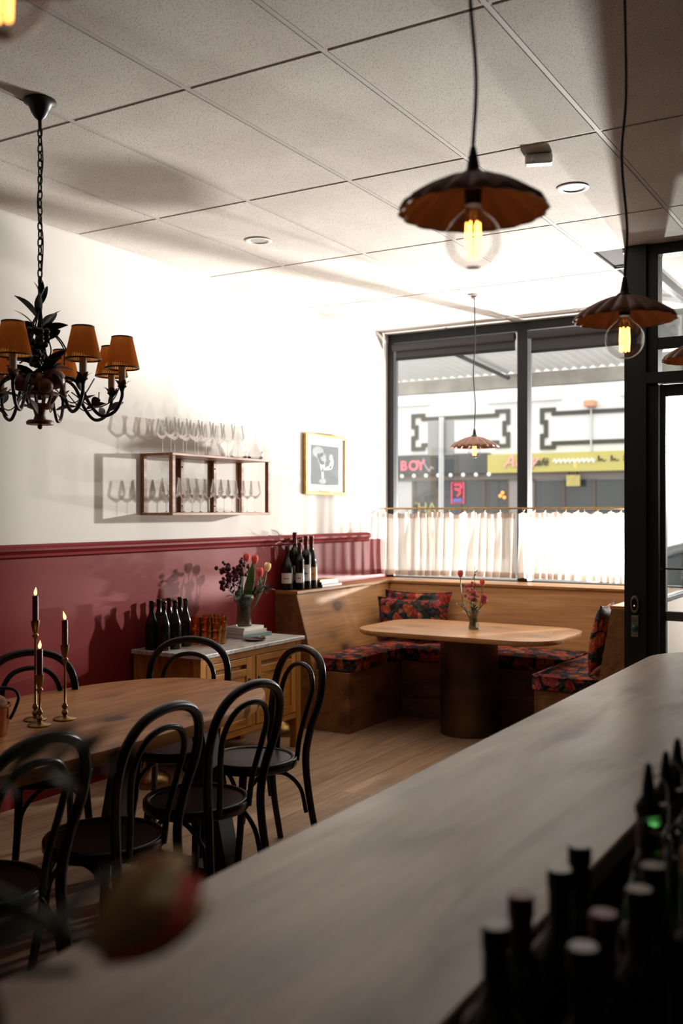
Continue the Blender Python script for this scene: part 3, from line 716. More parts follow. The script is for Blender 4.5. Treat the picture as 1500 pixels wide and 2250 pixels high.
def car(loc, rz, paint, label):
    t = thing('parked_car', label, 'car', loc, rz)
    pm = plain('car_paint', paint, 0.25, coat=0.5)
    st = [(-2.2, 0.55, 0.70), (-2.1, 0.38, 0.82), (-1.4, 0.28, 0.93), (0.0, 0.25, 0.95), (1.0, 0.25, 0.92), (1.7, 0.28, 0.86), (2.1, 0.36, 0.74), (2.25, 0.5, 0.62)]
    b = MB(); sec = []
    for xx, zb, zt in st:
        wd = 0.86 if abs(xx) < 1.8 else 0.74
        sec.append([(xx, -wd, zb + 0.12), (xx, -wd - 0.03, (zb + zt) / 2), (xx, -wd + 0.03, zt - 0.05), (xx, -wd + 0.14, zt), (xx, wd - 0.14, zt), (xx, wd - 0.03, zt - 0.05), (xx, wd + 0.03, (zb + zt) / 2), (xx, wd, zb + 0.12), (xx, wd - 0.1, zb), (xx, -wd + 0.1, zb)])
    n = 10; v = [p for s in sec for p in s]; f = []
    for i in range(len(sec) - 1):
        for k in range(n): f.append((i * n + k, i * n + (k + 1) % n, (i + 1) * n + (k + 1) % n, (i + 1) * n + k))
    f.append(tuple(range(n))[::-1]); f.append(tuple((len(sec) - 1) * n + k for k in range(n)))
    b.add(v, f).build('car_body', pm, t, smooth=50)
    cab = [(-1.85, 0.90, 0.70), (-1.15, 1.34, 0.60), (-0.2, 1.44, 0.58), (0.45, 1.38, 0.60), (1.15, 0.92, 0.72)]
    b = MB(); v = []; f = []
    for xx, zt, wd in cab: v += [(xx, -0.78, 0.88), (xx, -wd, zt), (xx, wd, zt), (xx, 0.78, 0.88)]
    for i in range(4):
        for k in range(3): f.append((i * 4 + k, i * 4 + k + 1, i * 4 + k + 5, i * 4 + k + 4))
    b.add(v, f).build('car_windows', plain('dark_car_glass', (0.05, 0.055, 0.06), 0.08), t, smooth=30)
    b = MB()
    for s in (-1, 1):
        b.tube(smooth_path([(-1.88, s * 0.73, 0.92), (-1.15, s * 0.63, 1.355), (-0.2, s * 0.61, 1.455), (0.45, s * 0.63, 1.395), (1.18, s * 0.74, 0.93)]), 0.045, 6)
    b.grid(lambda u, w: (-1.2 + 1.75 * u, -0.6 + 1.2 * w, 1.36 + 0.1 * math.sin(PI * (0.15 + 0.75 * u))), 6, 4)
    b.build('car_roof', pm, t, smooth=40)
    for xx in (-1.38, 1.36):
        for s in (-1, 1):
            w = MB().lathe([(0, -0.1), (0.2, -0.1), (0.30, -0.09), (0.315, -0.05), (0.315, 0.05), (0.30, 0.09), (0.2, 0.1), (0, 0.1)], 22, (xx, s * 0.78, 0.315), Matrix.Rotation(R(90), 3, 'X')).build('wheel', plain('tyre', (0.02, 0.02, 0.02), 0.8), t, smooth=40)
            MB().lathe([(0, -0.108), (0.19, -0.104), (0.2, -0.09), (0.2, 0.09), (0.19, 0.104), (0, 0.108)], 18, (xx, s * 0.78, 0.315), Matrix.Rotation(R(90), 3, 'X')).build('hub_cap', M['chrome'], w, smooth=40)
    for s in (-1, 1):
        MB().box(-2.2, -2.02, s * 0.70 - 0.1, s * 0.70 + 0.1, 0.66, 0.80).build('tail_light', plain('red_tail_light', (0.6, 0.03, 0.02), 0.3, emit=(0.8, 0.05, 0.03), estr=0.4), t, bevel=0.02)
        MB().box(2.08, 2.22, s * 0.62 - 0.12, s * 0.62 + 0.12, 0.56, 0.66).build('headlight', M['chrome'], t, bevel=0.02)
    return t
car((-2.0, 11.0, -0.17), R(180), (0.50, 0.51, 0.52), 'silver car parked at the kerb just outside the entrance')
car((-2.6, 17.6, -0.17), R(0), (0.75, 0.75, 0.75), 'white car with red tail lights across the road')

t = thing('market_umbrella', 'open white market umbrella on the far footpath', 'umbrella', (-4.15, 21.6, -0.03))
MB().tube([(0, 0, 0), (0, 0, 2.35)], 0.03, 10).build('pole', M['white_metal'], t, smooth=50)
b = MB()
ring = [(1.35 * math.cos(2 * PI * k / 8), 1.35 * math.sin(2 * PI * k / 8), 1.78) for k in range(8)]
b.add(ring + [(0, 0, 2.32)], [(k, (k + 1) % 8, 8) for k in range(8)])
low = [(p[0], p[1], 1.64) for p in ring]
b.add(ring + low, [(k, (k + 1) % 8, 8 + (k + 1) % 8, 8 + k) for k in range(8)])
b.build('canopy', cloth('white_canvas', (0.85, 0.85, 0.84), 0.4, 0.0), t)
# ================================================================== BANQUETTE CORNER
BZ = 0.43        # plinth top
def bench_left():
    t = thing('banquette_bench', 'golden oak banquette bench along the burgundy wall', 'bench', (-4.185, 6.06, 0), 0, 'banquette benches')
    L = 7.84 - 6.06
    MB().box(0.0, 0.635, 0.0, L, 0.0, BZ).build('plinth', M['oak_plinth'], t, bevel=0.003)
    MB().prism([(0.0, BZ + 0.001), (0.335, BZ + 0.001), (0.190, 0.968), (0.0, 0.968)], 0.012, L, 'y').build('backrest', M['oak_bench'], t, bevel=0.003)
    MB().box(0.0, 0.198, 0.0, L, 0.969, 0.992).build('ledge', M['oak_bench'], t, bevel=0.003)
    MB().prism([(0.0, BZ + 0.001), (0.330, BZ + 0.001), (0.268, 0.70), (0.0, 0.70)], 0.0, 0.011, 'y').build('end_panel', M['oak_plinth'], t)
    MB().prism([(0.0, 0.703), (0.266, 0.703), (0.190, 0.968), (0.0, 0.968)], 0.0, 0.011, 'y').build('end_panel', M['oak_plinth'], t)
    MB().lathe([(0, 0), (0.009, 0), (0.009, 0.012), (0, 0.014)], 12, (0.636, 0.62, 0.28), Matrix.Rotation(R(90), 3, 'Y')).build('knob', M['chrome'], t, smooth=50)
bench_left()
t = thing('banquette_bench', 'golden oak banquette bench below the curtained window', 'bench', (-3.54, 7.84, 0), 0, 'banquette benches')
W = -2.22 + 3.54
MB().box(0.0, W, -1.0, 0.0, 0.0, BZ).build('plinth', M['oak_plinth_x'], t, bevel=0.003)
MB().prism([(-0.50, BZ + 0.001), (0.0, BZ + 0.001), (0.0, 0.968), (-0.355, 0.968)], -0.440, W + 0.49, 'x').build('backrest', M['oak_bench_x'], t, bevel=0.003)
MB().box(-0.440, W + 0.49, -0.365, -0.0, 0.969, 0.992).build('ledge', M['oak_bench_x'], t, bevel=0.003)
t = thing('banquette_bench', 'golden oak banquette bench backing onto the entrance', 'bench', (-1.61, 6.12, 0), 0, 'banquette benches')
L = 7.84 - 6.12
MB().box(-0.60, 0.0, 0.0, L, 0.0, BZ).build('plinth', M['oak_plinth'], t, bevel=0.003)
MB().prism([(0.0, BZ + 0.001), (-0.20, BZ + 0.001), (-0.105, 0.968), (0.0, 0.968)], 0.012, L, 'y').build('backrest', M['oak_bench'], t, bevel=0.003)
MB().box(-0.112, 0.0, 0.0, L, 0.969, 0.992).build('ledge', M['oak_bench'], t, bevel=0.003)
MB().prism([(0.0, BZ + 0.001), (-0.20, BZ + 0.001), (-0.105, 0.968), (0.0, 0.968)], 0.0, 0.011, 'y').build('end_panel', M['oak_plinth'], t)

def cushion_box(name, label, x0, x1, y0, y1, z0, z1, group='seat cushions on the banquette'):
    cx, cy = (x0 + x1) / 2, (y0 + y1) / 2
    t = thing(name, label, 'cushion', (cx, cy, z0), 0, group)
    hx, hy, h = (x1 - x0) / 2, (y1 - y0) / 2, z1 - z0
    b = MB()
    nx, ny = max(8, int(hx * 24)), max(8, int(hy * 24))
    def top(u, v):
        a = 1 - abs(2 * u - 1) ** 8; c = 1 - abs(2 * v - 1) ** 8
        e = min(a, c)
        return ((2 * u - 1) * hx, (2 * v - 1) * hy, h - 0.018 + 0.018 * max(e, 0) ** 0.6 + 0.004 * math.sin(9 * u + 5 * v))
    b.grid(top, nx, ny)
    b.build('cushion_top', M['floral'], t, smooth=60)
    ring = rrect(-hx, hx, -hy, hy, 0.03, 4)
    m = len(ring)
    v = [(a, c, 0.006) for a, c in ring] + [(a * 1.004, c * 1.004, h * 0.5) for a, c in ring] + [(a, c, h - 0.014) for a, c in ring]
    f = [(i, (i + 1) % m, m + (i + 1) % m, m + i) for i in range(m)] + [(m + i, m + (i + 1) % m, 2 * m + (i + 1) % m, 2 * m + i) for i in range(m)] + [tuple(range(m))]
    MB().add(v, f).build('cushion_body', M['floral'], t, smooth=60)
    MB().tube([(a, c, h - 0.014) for a, c in ring], 0.006, 6, closed=True).build('piping', M['floral'], t, smooth=60)
    return t
cushion_box('seat_cushion', 'long floral velvet seat cushion on the bench by the burgundy wall', -3.845, -3.53, 6.075, 7.33, BZ + 0.001, BZ + 0.105)
cushion_box('seat_cushion', 'floral velvet seat cushion on the bench under the window', -3.52, -2.235, 6.83, 7.335, BZ + 0.001, BZ + 0.105)
cushion_box('seat_cushion', 'floral velvet seat cushion on the bench nearest the door', -2.225, -1.815, 6.10, 7.33, BZ + 0.001, BZ + 0.105)

def pillow(label, loc, w, h, th, rot):
    t = thing('throw_cushion', label, 'cushion', loc, 0, 'floral throw cushions')
    t.rotation_euler = rot
    def side(s):
        def fn(u, v):
            a, c = 2 * u - 1, 2 * v - 1
            pin = 1 - 0.10 * (1 - abs(a) ** 2) * abs(c) ** 3
            pin2 = 1 - 0.10 * (1 - abs(c) ** 2) * abs(a) ** 3
            e = max(0.0, (1 - a * a) * (1 - c * c)) ** 0.45
            return (a * w / 2 * pin2, s * th / 2 * e, h / 2 + c * h / 2 * pin)
        return fn
    b = MB(); b.grid(side(1), 18, 14); b.grid(side(-1), 18, 14)
    b.build('cushion_cover', M['floral'], t, smooth=80)
    def edge(k):
        a = k / 60 * 4; i = int(a) % 4; f = 2 * (a - int(a)) - 1
        a_, c_ = ((f, -1), (1, f), (-f, 1), (-1, -f))[i]
        p = side(1)((a_ + 1) / 2, (c_ + 1) / 2)
        return (p[0], 0, p[2])
    MB().tube([edge(k) for k in range(60)], 0.006, 6, closed=True).build('piping', M['floral'], t, smooth=60)
    return t
pillow('plump floral throw cushion in front, in the banquette corner', (-3.62, 7.13, 0.545), 0.58, 0.34, 0.15, (R(-14), 0, R(10)))
pillow('floral throw cushion tucked behind another in the banquette corner', (-3.66, 7.30, 0.545), 0.60, 0.38, 0.12, (R(-12), 0, R(2)))
pillow('floral throw cushion leaning on the bench back beside the door', (-1.90, 6.42, 0.545), 0.46, 0.44, 0.12, (R(10), 0, R(96)))

# booth table with bronze drum
t = thing('booth_table', 'rounded oak booth table on a bronze drum pedestal', 'table', (-2.85, 6.555, 0))
b = MB(); ring = rrect(-0.75, 0.75, -0.46, 0.46, 0.27, 12); m = len(ring)
lay = [(0.975, 0.700), (0.995, 0.706), (1.0, 0.716), (1.0, 0.728), (0.996, 0.735)]
v = [(a * s, c * s, z) for s, z in lay for a, c in ring]
f = [(k * m + i, k * m + (i + 1) % m, (k + 1) * m + (i + 1) % m, (k + 1) * m + i) for k in range(4) for i in range(m)] + [tuple(range(m))[::-1], tuple(4 * m + i for i in range(m))]
b.add(v, f).build('tabletop', M['oak_table_x'], t, smooth=30)
MB().lathe([(0, 0), (0.205, 0), (0.205, 0.699), (0, 0.699)], 48).build('pedestal', M['bronze'], t, smooth=40)

# ================================================================== DINING TABLE
t = thing('dining_table', 'oval oak dining table on black steel trestles', 'table', (-2.975, 2.74, 0))
def oval(s):
    out = []
    for k in range(96):
        a = 2 * PI * k / 96
        ca, sa = math.cos(a), math.sin(a)
        e = 2 / 2.7
        out.append((0.53 * s * math.copysign(abs(ca) ** e, ca), 1.14 * s * math.copysign(abs(sa) ** e, sa)))
    return out
b = MB(); m = 96
lay = [(0.97, 0.700), (0.992, 0.703), (1.0, 0.715), (1.0, 0.742), (0.996, 0.750)]
v = [(a, c, z) for s, z in lay for a, c in oval(s)]
f = [(k * m + i, k * m + (i + 1) % m, (k + 1) * m + (i + 1) % m, (k + 1) * m + i) for k in range(4) for i in range(m)] + [tuple(range(m))[::-1], tuple(4 * m + i for i in range(m))]
b.add(v, f).build('tabletop', M['oak_table'], t, smooth=30)
for yy in (0.71, -0.71):
    MB().box(-0.38, 0.38, yy - 0.05, yy + 0.05, 0.0, 0.025).build('foot_bar', M['black_steel'], t, bevel=0.003)
    MB().box(-0.28, 0.28, yy - 0.05, yy + 0.05, 0.685, 0.699).build('top_plate', M['black_steel'], t, bevel=0.002)
    for s in (-1, 1):
        MB().hexa([(s * 0.345 - 0.035, yy - 0.05, 0.025), (s * 0.345 + 0.035, yy - 0.05, 0.025), (s * 0.345 + 0.035, yy + 0.05, 0.025), (s * 0.345 - 0.035, yy + 0.05, 0.025)],
                  [(s * 0.20 - 0.035, yy - 0.05, 0.686), (s * 0.20 + 0.035, yy - 0.05, 0.686), (s * 0.20 + 0.035, yy + 0.05, 0.686), (s * 0.20 - 0.035, yy + 0.05, 0.686)]).build('leg', M['black_steel'], t, bevel=0.002)

# ================================================================== BENTWOOD CHAIRS (local front = +y)
def make_chair(label):
    t = thing('bentwood_chair', label, 'chair', (0, 0, 0), 0, 'bentwood chairs round the oval dining table')
    MB().lathe([(0, 0.452), (0.180, 0.452), (0.180, 0.4595), (0.172, 0.4600), (0.08, 0.4555), (0, 0.455)], 48).build('seat', M['bent_seat'], t, smooth=35)
    MB().lathe([(0.172, 0.425), (0.200, 0.425), (0.206, 0.432), (0.206, 0.460), (0.200, 0.467), (0.186, 0.468), (0.179, 0.461), (0.172, 0.452), (0.172, 0.425)], 48).build('seat_ring', M['bent'], t, smooth=50)
    half = [(0.185, -0.262, 0.0), (0.168, -0.215, 0.22), (0.155, -0.192, 0.44), (0.172, -0.202, 0.58), (0.200, -0.235, 0.72), (0.185, -0.262, 0.835), (0.118, -0.280, 0.905), (0.0, -0.287, 0.930)]
    pts = half + [(-x, y, z) for x, y, z in half[-2::-1]]
    sp = smooth_path(pts, 7)
    MB().tube(sp, [0.0145 + 0.003 * min(1, p.z / 0.5) for p in sp], 10).build('back_hoop', M['bent'], t, smooth=60)
    half = [(0.088, -0.186, 0.44), (0.096, -0.198, 0.55), (0.122, -0.222, 0.68), (0.126, -0.245, 0.77), (0.082, -0.262, 0.838), (0.0, -0.268, 0.860)]
    pts = half + [(-x, y, z) for x, y, z in half[-2::-1]]
    MB().tube(smooth_path(pts, 7), 0.0115, 9).build('inner_hoop', M['bent'], t, smooth=60)
    for s in (-1, 1):
        q = smooth_path([(s * 0.138, 0.118, 0.43), (s * 0.150, 0.135, 0.25), (s * 0.178, 0.170, 0.0)], 6)
        MB().tube(q, [0.018 - 0.004 * (i / (len(q) - 1)) for i in range(len(q))], 10).build('leg', M['bent'], t, smooth=60)
        MB().tube(smooth_path([(s * 0.160, -0.190, 0.22), (s * 0.152, -0.165, 0.33), (s * 0.150, -0.09, 0.405), (s * 0.145, 0.0, 0.418), (s * 0.140, 0.05, 0.400), (s * 0.145, 0.108, 0.33), (s * 0.150, 0.125, 0.22)], 5), 0.0095, 8).build('arched_brace', M['bent'], t, smooth=60)
    MB().tube(smooth_path([(-0.146, 0.136, 0.22), (-0.130, 0.138, 0.33), (-0.06, 0.142, 0.410), (0.0, 0.143, 0.418), (0.06, 0.142, 0.410), (0.130, 0.138, 0.33), (0.146, 0.136, 0.22)], 5), 0.0095, 8).build('arched_brace', M['bent'], t, smooth=60)
    return t
def facing(phi):      # phi = direction (degrees from +X) in which the chair's BACK points
    return R(phi + 90)
ch = make_chair('black bentwood chair cut off by the left edge, bar side of the dining table')
ch.location = (-2.45, 1.985, 0); ch.rotation_euler = (0, 0, facing(0))
for (x, y, phi, lab) in (
        (-2.445, 2.515, 2, 'black bentwood chair in the middle of the row on the bar side'),
        (-2.46, 3.03, -2, 'black bentwood chair on the bar side closest to the table end'),
        (-2.655, 3.66, 65, 'black bentwood chair standing angled off the rounded table end'),
        (-3.10, 3.655, 114, 'black bentwood chair at the table end facing the bar, before the sideboard'),
        (-3.30, 3.04, 152, 'black bentwood chair on the wall side behind the candlesticks')):
    dup(ch, (x, y, 0), facing(phi), lab)

# ================================================================== SIDEBOARD
SX0, SX1, SY0, SY1 = -4.17, -3.655, 4.535, 5.60
t = thing('sideboard', 'honey pine sideboard with a grey marble top', 'sideboard', (SX0, SY0, 0))
D, Wd = SX1 - SX0, SY1 - SY0
MB().box(-0.002, D + 0.02, -0.02, Wd + 0.02, 0.715, 0.740).build('marble_top', M['marble'], t, bevel=0.004)
MB().box(0.01, D - 0.025, 0.03, Wd - 0.03, 0.20, 0.714).build('carcass', M['honey_v'], t, bevel=0.002)
for xx in (0.0, D - 0.055):
    for yy in (0.0, Wd - 0.055):
        MB().box(xx, xx + 0.055, yy, yy + 0.055, 0.0, 0.714).build('leg', M['honey_v'], t, bevel=0.004)
MB().box(D - 0.024, D - 0.004, 0.056, Wd - 0.056, 0.672, 0.714).build('top_rail', M['honey'], t, bevel=0.002)
MB().box(D - 0.024, D - 0.004, 0.056, Wd - 0.056, 0.200, 0.235).build('bottom_rail', M['honey'], t, bevel=0.002)
MB().box(D - 0.024, D - 0.006, Wd / 2 - 0.022, Wd / 2 + 0.022, 0.236, 0.671).build('centre_stile', M['honey_v'], t, bevel=0.002)
for k, (a, c) in enumerate(((0.060, Wd / 2 - 0.025), (Wd / 2 + 0.025, Wd - 0.060))):
    dr = MB().box(D - 0.024, D - 0.010, a + 0.05, c - 0.05, 0.29, 0.555).build('door', M['honey'], t)
    MB().box(D - 0.024, D - 0.001, a, a + 0.052, 0.240, 0.668).build('door_stile', M['honey_v'], dr, bevel=0.002)
    MB().box(D - 0.024, D - 0.001, c - 0.052, c, 0.240, 0.668).build('door_stile', M['honey_v'], dr, bevel=0.002)
    for z0, z1 in ((0.240, 0.292), (0.556, 0.600), (0.628, 0.668)):
        MB().box(D - 0.024, D - 0.0015, a + 0.053, c - 0.053, z0, z1).build('door_rail', M['honey'], dr, bevel=0.002)
    yk = c - 0.026 if k == 0 else a + 0.026
    MB().box(D - 0.001, D + 0.004, yk - 0.011, yk + 0.011, 0.44, 0.54).build('lock_plate', M['black_steel'], dr, bevel=0.002)
    if k == 1:
        MB().tube([(D + 0.005, yk, 0.50), (D + 0.03, yk + 0.004, 0.50)], 0.003, 6).build('key_shaft', M['black_steel'], dr)
        MB().tube([(D + 0.036, yk + 0.012 + 0.014 * math.cos(2 * PI * q / 14), 0.50 + 0.010 * math.sin(2 * PI * q / 14)) for q in range(14)], 0.003, 6, closed=True).build('key_bow', M['black_steel'], dr)

# brass stands on the floor either side of the sideboard
def brass_stand(loc, label):
    t = thing('brass_stand', label, 'stand', loc, 0, 'brass floor stands')
    MB().lathe([(0, 0), (0.105, 0), (0.108, 0.012), (0.098, 0.05), (0.07, 0.075), (0.03, 0.09), (0.018, 0.11), (0, 0.11)], 32).build('domed_base', M['brass'], t, smooth=40)
    MB().lathe([(0, 0.1), (0.013, 0.1), (0.013, 0.30), (0.022, 0.315), (0.013, 0.33), (0.013, 0.40), (0.03, 0.42), (0.03, 0.43), (0, 0.43)], 20).build('stem', M['brass'], t, smooth=40)
brass_stand((-3.86, 4.36, 0), 'brass stand with a domed base left of the sideboard')
brass_stand((-3.97, 5.83, 0), 'brass stand with a domed base between sideboard and bench')

# ================================================================== WALL SHELF
FX, Y0, Y1, Z0, Z1 = -3.945, 4.63, 5.66, 1.55, 1.93
t = thing('wall_shelf', 'walnut open box shelf for glasses on the cream wall', 'shelf', (WL, Y0, Z0))
dp = FX - WL; Ls = Y1 - Y0; hs = Z1 - Z0; w = 0.028
MB().box(0.0, dp, 0, Ls, hs - 0.016, hs).build('top_board', M['walnut'], t, bevel=0.002)
MB().box(0.0, dp, 0, Ls, 0, 0.016).build('bottom_board', M['walnut'], t, bevel=0.002)
for yy in (0.0, Ls * 0.34, Ls * 0.67, Ls - w):
    for xx in (0.0, dp - w) if yy in (0.0, Ls - w) else (0.0,):
        MB().box(xx, xx + w, yy, yy + w, 0.0165, hs - 0.0165).build('upright', M['walnut'], t, bevel=0.002)
for yy in (Ls * 0.34, Ls * 0.67):
    for zz in (0.06, hs - 0.07): MB().ball((w + 0.001, yy + w / 2, zz), 0.006, 8, 6).build('screw_cap', M['white_metal'], t, smooth=60)

# framed photograph
t = thing('framed_photo', 'gilt-framed black and white photograph on the cream wall', 'picture', (WL, 6.46, 1.708))
pw, ph = 0.61, 0.475
for (a0, a1, c0, c1) in ((0, 0.022, 0, ph), (pw - 0.022, pw, 0, ph), (0.0221, pw - 0.0221, 0, 0.022), (0.0221, pw - 0.0221, ph - 0.022, ph)):
    MB().box(0.0, 0.032, a0, a1, c0, c1).build('frame_bar', M['gold'], t, bevel=0.003)
MB().box(0.0, 0.014, 0.022, pw - 0.022, 0.022, ph - 0.022).build('mount_board', M['paper'], t)
def photo_mat():
    m, nt, b, out = new_mat('monochrome_photo_print')
    tc = nt.nodes.new('ShaderNodeTexCoord')
    n = nt.nodes.new('ShaderNodeTexNoise'); n.inputs['Scale'].default_value = 16; n.inputs['Detail'].default_value = 5
    nt.links.new(tc.outputs['Object'], n.inputs['Vector'])
    nt.links.new(ramp(nt, n.outputs['Fac'], [(0.35, (0.006, 0.006, 0.008)), (0.55, (0.030, 0.030, 0.034)), (0.75, (0.10, 0.10, 0.10))]), b.inputs['Base Color'])
    b.inputs['Roughness'].default_value = 0.9; b.inputs['Specular IOR Level'].default_value = 0.05
    return m
pr_ = MB().box(0.014, 0.0155, 0.095, pw - 0.095, 0.080, ph - 0.085).build('print', photo_mat(), t)
fig = plain('pale_print_tone', (0.55, 0.55, 0.54), 0.6)
mid = plain('mid_print_tone', (0.09, 0.09, 0.09), 0.6)
def blob(name, cy, cz, ry, rz_, mt, rot=0.0):
    poly = []
    for k in range(16):
        a = 2 * PI * k / 16
        yy, zz = ry * math.cos(a), rz_ * math.sin(a)
        poly.append((cy + yy * math.cos(rot) - zz * math.sin(rot), cz + yy * math.sin(rot) + zz * math.cos(rot)))
    MB().prism(poly, 0.0155, 0.0162, 'x').build(name, mt, pr_)
blob('tone_patch', 0.20, 0.335, 0.085, 0.045, mid)
blob('tone_patch', 0.26, 0.285, 0.06, 0.05, mid)
blob('pale_figure', 0.205, 0.305, 0.020, 0.022, fig); blob('pale_figure', 0.225, 0.270, 0.022, 0.035, fig, 0.6)
blob('pale_figure', 0.395, 0.300, 0.024, 0.026, fig); blob('pale_figure', 0.40, 0.245, 0.024, 0.05, fig, -0.5); blob('pale_figure', 0.355, 0.215, 0.055, 0.014, fig, 0.25)
blob('pale_figure', 0.265, 0.225, 0.035, 0.045, fig); blob('pale_figure', 0.265, 0.165, 0.018, 0.05, fig); blob('pale_figure', 0.265, 0.105, 0.05, 0.022, fig)
MB().box(0.024, 0.026, 0.0222, pw - 0.0222, 0.0222, ph - 0.0222).build('picture_glass', thin_glass('picture_glass', (0.98, 0.98, 0.98), 0.25), t)

# ================================================================== BAR COUNTER
CZ = 0.95
CX0, CX1, CYE = -1.06, -0.512, 4.66
t = thing('bar_counter', 'long pale limed oak bar counter with a rounded far corner', 'bar counter', (0, 0, 0))
def cpoly(e=0.0):
    r = 0.34
    pts = [(CX1 - e, -2.2), (CX1 - e, CYE - e)]
    for k in range(15):
        a = R(90 + 90 * k / 14)
        pts.append((CX0 + r + (r - e) * math.cos(a), CYE - r + (r - e) * math.sin(a)))
    pts.append((CX0 + e, -2.2))
    return pts
b = MB()
lay = [(0.004, CZ - 0.045), (0.0, CZ - 0.041), (0.0, CZ - 0.004), (0.004, CZ)]
n = len(cpoly()); v = [(a, c, z) for e, z in lay for a, c in cpoly(e)]
f = [(k * n + i, k * n + (i + 1) % n, (k + 1) * n + (i + 1) % n, (k + 1) * n + i) for k in range(3) for i in range(n)] + [tuple(range(n))[::-1], tuple(3 * n + i for i in range(n))]
b.add(v, f).build('countertop', M['counter'], t, smooth=30)
yy = -2.2
bd_me = MB().box(0, 0.02, 0, 0.156, 0.0, CZ - 0.046).mesh('front_board', M['counter_side'])
while yy < 4.25:
    put('front_board', bd_me, t, (CX0 + 0.07, yy, 0)); yy += 0.16
MB().box(CX0 + 0.0905, CX1 - 0.02, -2.2, 4.42, 0.0, CZ - 0.046).build('carcass', M['counter_side'], t)
# bottle ledge on the bartender's side
t = thing('bottle_ledge', 'dark steel speed ledge for bottles behind the bar counter', 'ledge', (0, 0, 0))
MB().box(CX1 + 0.002, -0.16, 0.2, 2.6, 0.805, 0.83).build('ledge_board', M['black_steel'], t, bevel=0.003)
MB().box(-0.175, -0.16, 0.2, 2.6, 0.83, 0.90).build('guard_rail', M['black_steel'], t, bevel=0.003)
for yy in (0.3, 1.4, 2.5): MB().box(CX1 + 0.002, -0.18, yy, yy + 0.04, 0.0, 0.804).build('support', M['black_steel'], t)
# ================================================================== CURTAIN
t = thing('curtain_rod', 'thin brass curtain rod across the lower window', 'curtain rod', (0, 7.70, 1.60))
MB().tube([(WL + 0.006, 0, 0), (XV - 0.03, 0, 0)], 0.0075, 10).build('rod', M['brass'], t, smooth=60)
for xx in (WL + 0.10, -2.93, XV - 0.10):
    MB().tube([(xx, 0.0, 0), (xx, 0.16 if xx != -2.93 else 0.13, 0)], 0.005, 8).build('bracket', M['brass'], t, smooth=60)
def curtain(x0, x1, label, seed):
    rn = random.Random(seed)
    t = thing('cafe_curtain', label, 'curtain', (x0, 7.70, 1.60), 0, 'sheer cafe curtains')
    W = x1 - x0; n = 220
    nr = 12
    rings = [(k + 0.5 + rn.uniform(-0.22, 0.22)) / nr for k in range(nr)]
    ph = [rn.uniform(0, 6.3) for _ in range(4)]
    wav = [0.0]; 
    for i in range(n): wav.append(wav[-1] + (0.55 + 0.9 * abs(math.sin(i * 0.031 + ph[0]))) )
    mx = wav[-1]; wav = [q / mx * (11 + seed) * 2 * PI for q in wav]
    def pt(u, v):
        i = u * n; k = min(int(i), n - 1); w = wav[k] + (wav[k + 1] - wav[k]) * (i - k)
        amp = 0.026 + 0.034 * v
        dist = min(abs(u - r) for r in rings) * W
        sag = 0.026 * min(1.0, dist / 0.06) * (1 - v) ** 8
        y = amp * math.sin(w + 0.7 * math.sin(3 * v + ph[1])) + 0.012 * math.sin(2.3 * w + ph[2])
        x = u * W + 0.012 * math.cos(w) * v
        z = -0.026 - sag - v * (0.545 + 0.006 * math.sin(5 * u + ph[3]))
        return (x, y, z)
    MB().grid(lambda u, v: pt(u, 0.09 + 0.83 * v), n, 12).build('cloth_panel', M['sheer'], t, smooth=80)
    MB().grid(lambda u, v: pt(u, 0.09 * v), n, 2).build('heading_tape', M['hem'], t, smooth=80)
    MB().grid(lambda u, v: pt(u, 0.92 + 0.08 * v), n, 2).build('hem', M['hem'], t, smooth=80)
    rm = MB().tube([(0, 0.0155 * math.cos(2 * PI * k / 16), 0.0155 * math.sin(2 * PI * k / 16) - 0.008) for k in range(16)], 0.0025, 6, closed=True).mesh('curtain_ring', M['brass'], 60)
    for r in rings: put('curtain_ring', rm, t, (r * W, 0, 0), (0, 0, rn.uniform(-0.4, 0.4)))
curtain(WL + 0.02, -2.94, 'sheer white linen cafe curtain on the left half of the rod', 3)
curtain(-2.92, -1.87, 'sheer white linen cafe curtain on the right half of the rod', 5)

# ================================================================== CEILING FITTINGS
for (x, y), lab in (((-3.378, 4.726), 'recessed white downlight in the ceiling above the wall shelf'), ((-1.515, 4.74), 'recessed white downlight in the ceiling near the entrance')):
    t = thing('downlight', lab, 'downlight', (x, y, ZC), 0, 'recessed downlights')
    MB().lathe([(0.055, 0.0), (0.075, -0.001), (0.078, -0.005), (0.070, -0.008), (0.056, -0.006), (0.050, 0.0), (0.055, 0.0)], 36).build('trim_ring', M['ledge_plastic'], t, smooth=40)
    MB().lathe([(0, -0.0015), (0.054, -0.0015), (0.054, -0.0005), (0, -0.0005)], 32).build('lamp_face', plain('dull_lamp_face', (0.42, 0.40, 0.38), 0.5), t)
t = thing('motion_sensor', 'small white motion sensor box on the ceiling', 'sensor', (-1.506, 4.228, ZC), R(20))
MB().box(-0.06, 0.06, -0.03, 0.03, -0.045, -0.001).build('sensor_body', M['ledge_plastic'], t, bevel=0.008)
MB().ball((-0.025, -0.03, -0.03), 0.010, 10, 6).build('lens', M['paper'], t, smooth=60)

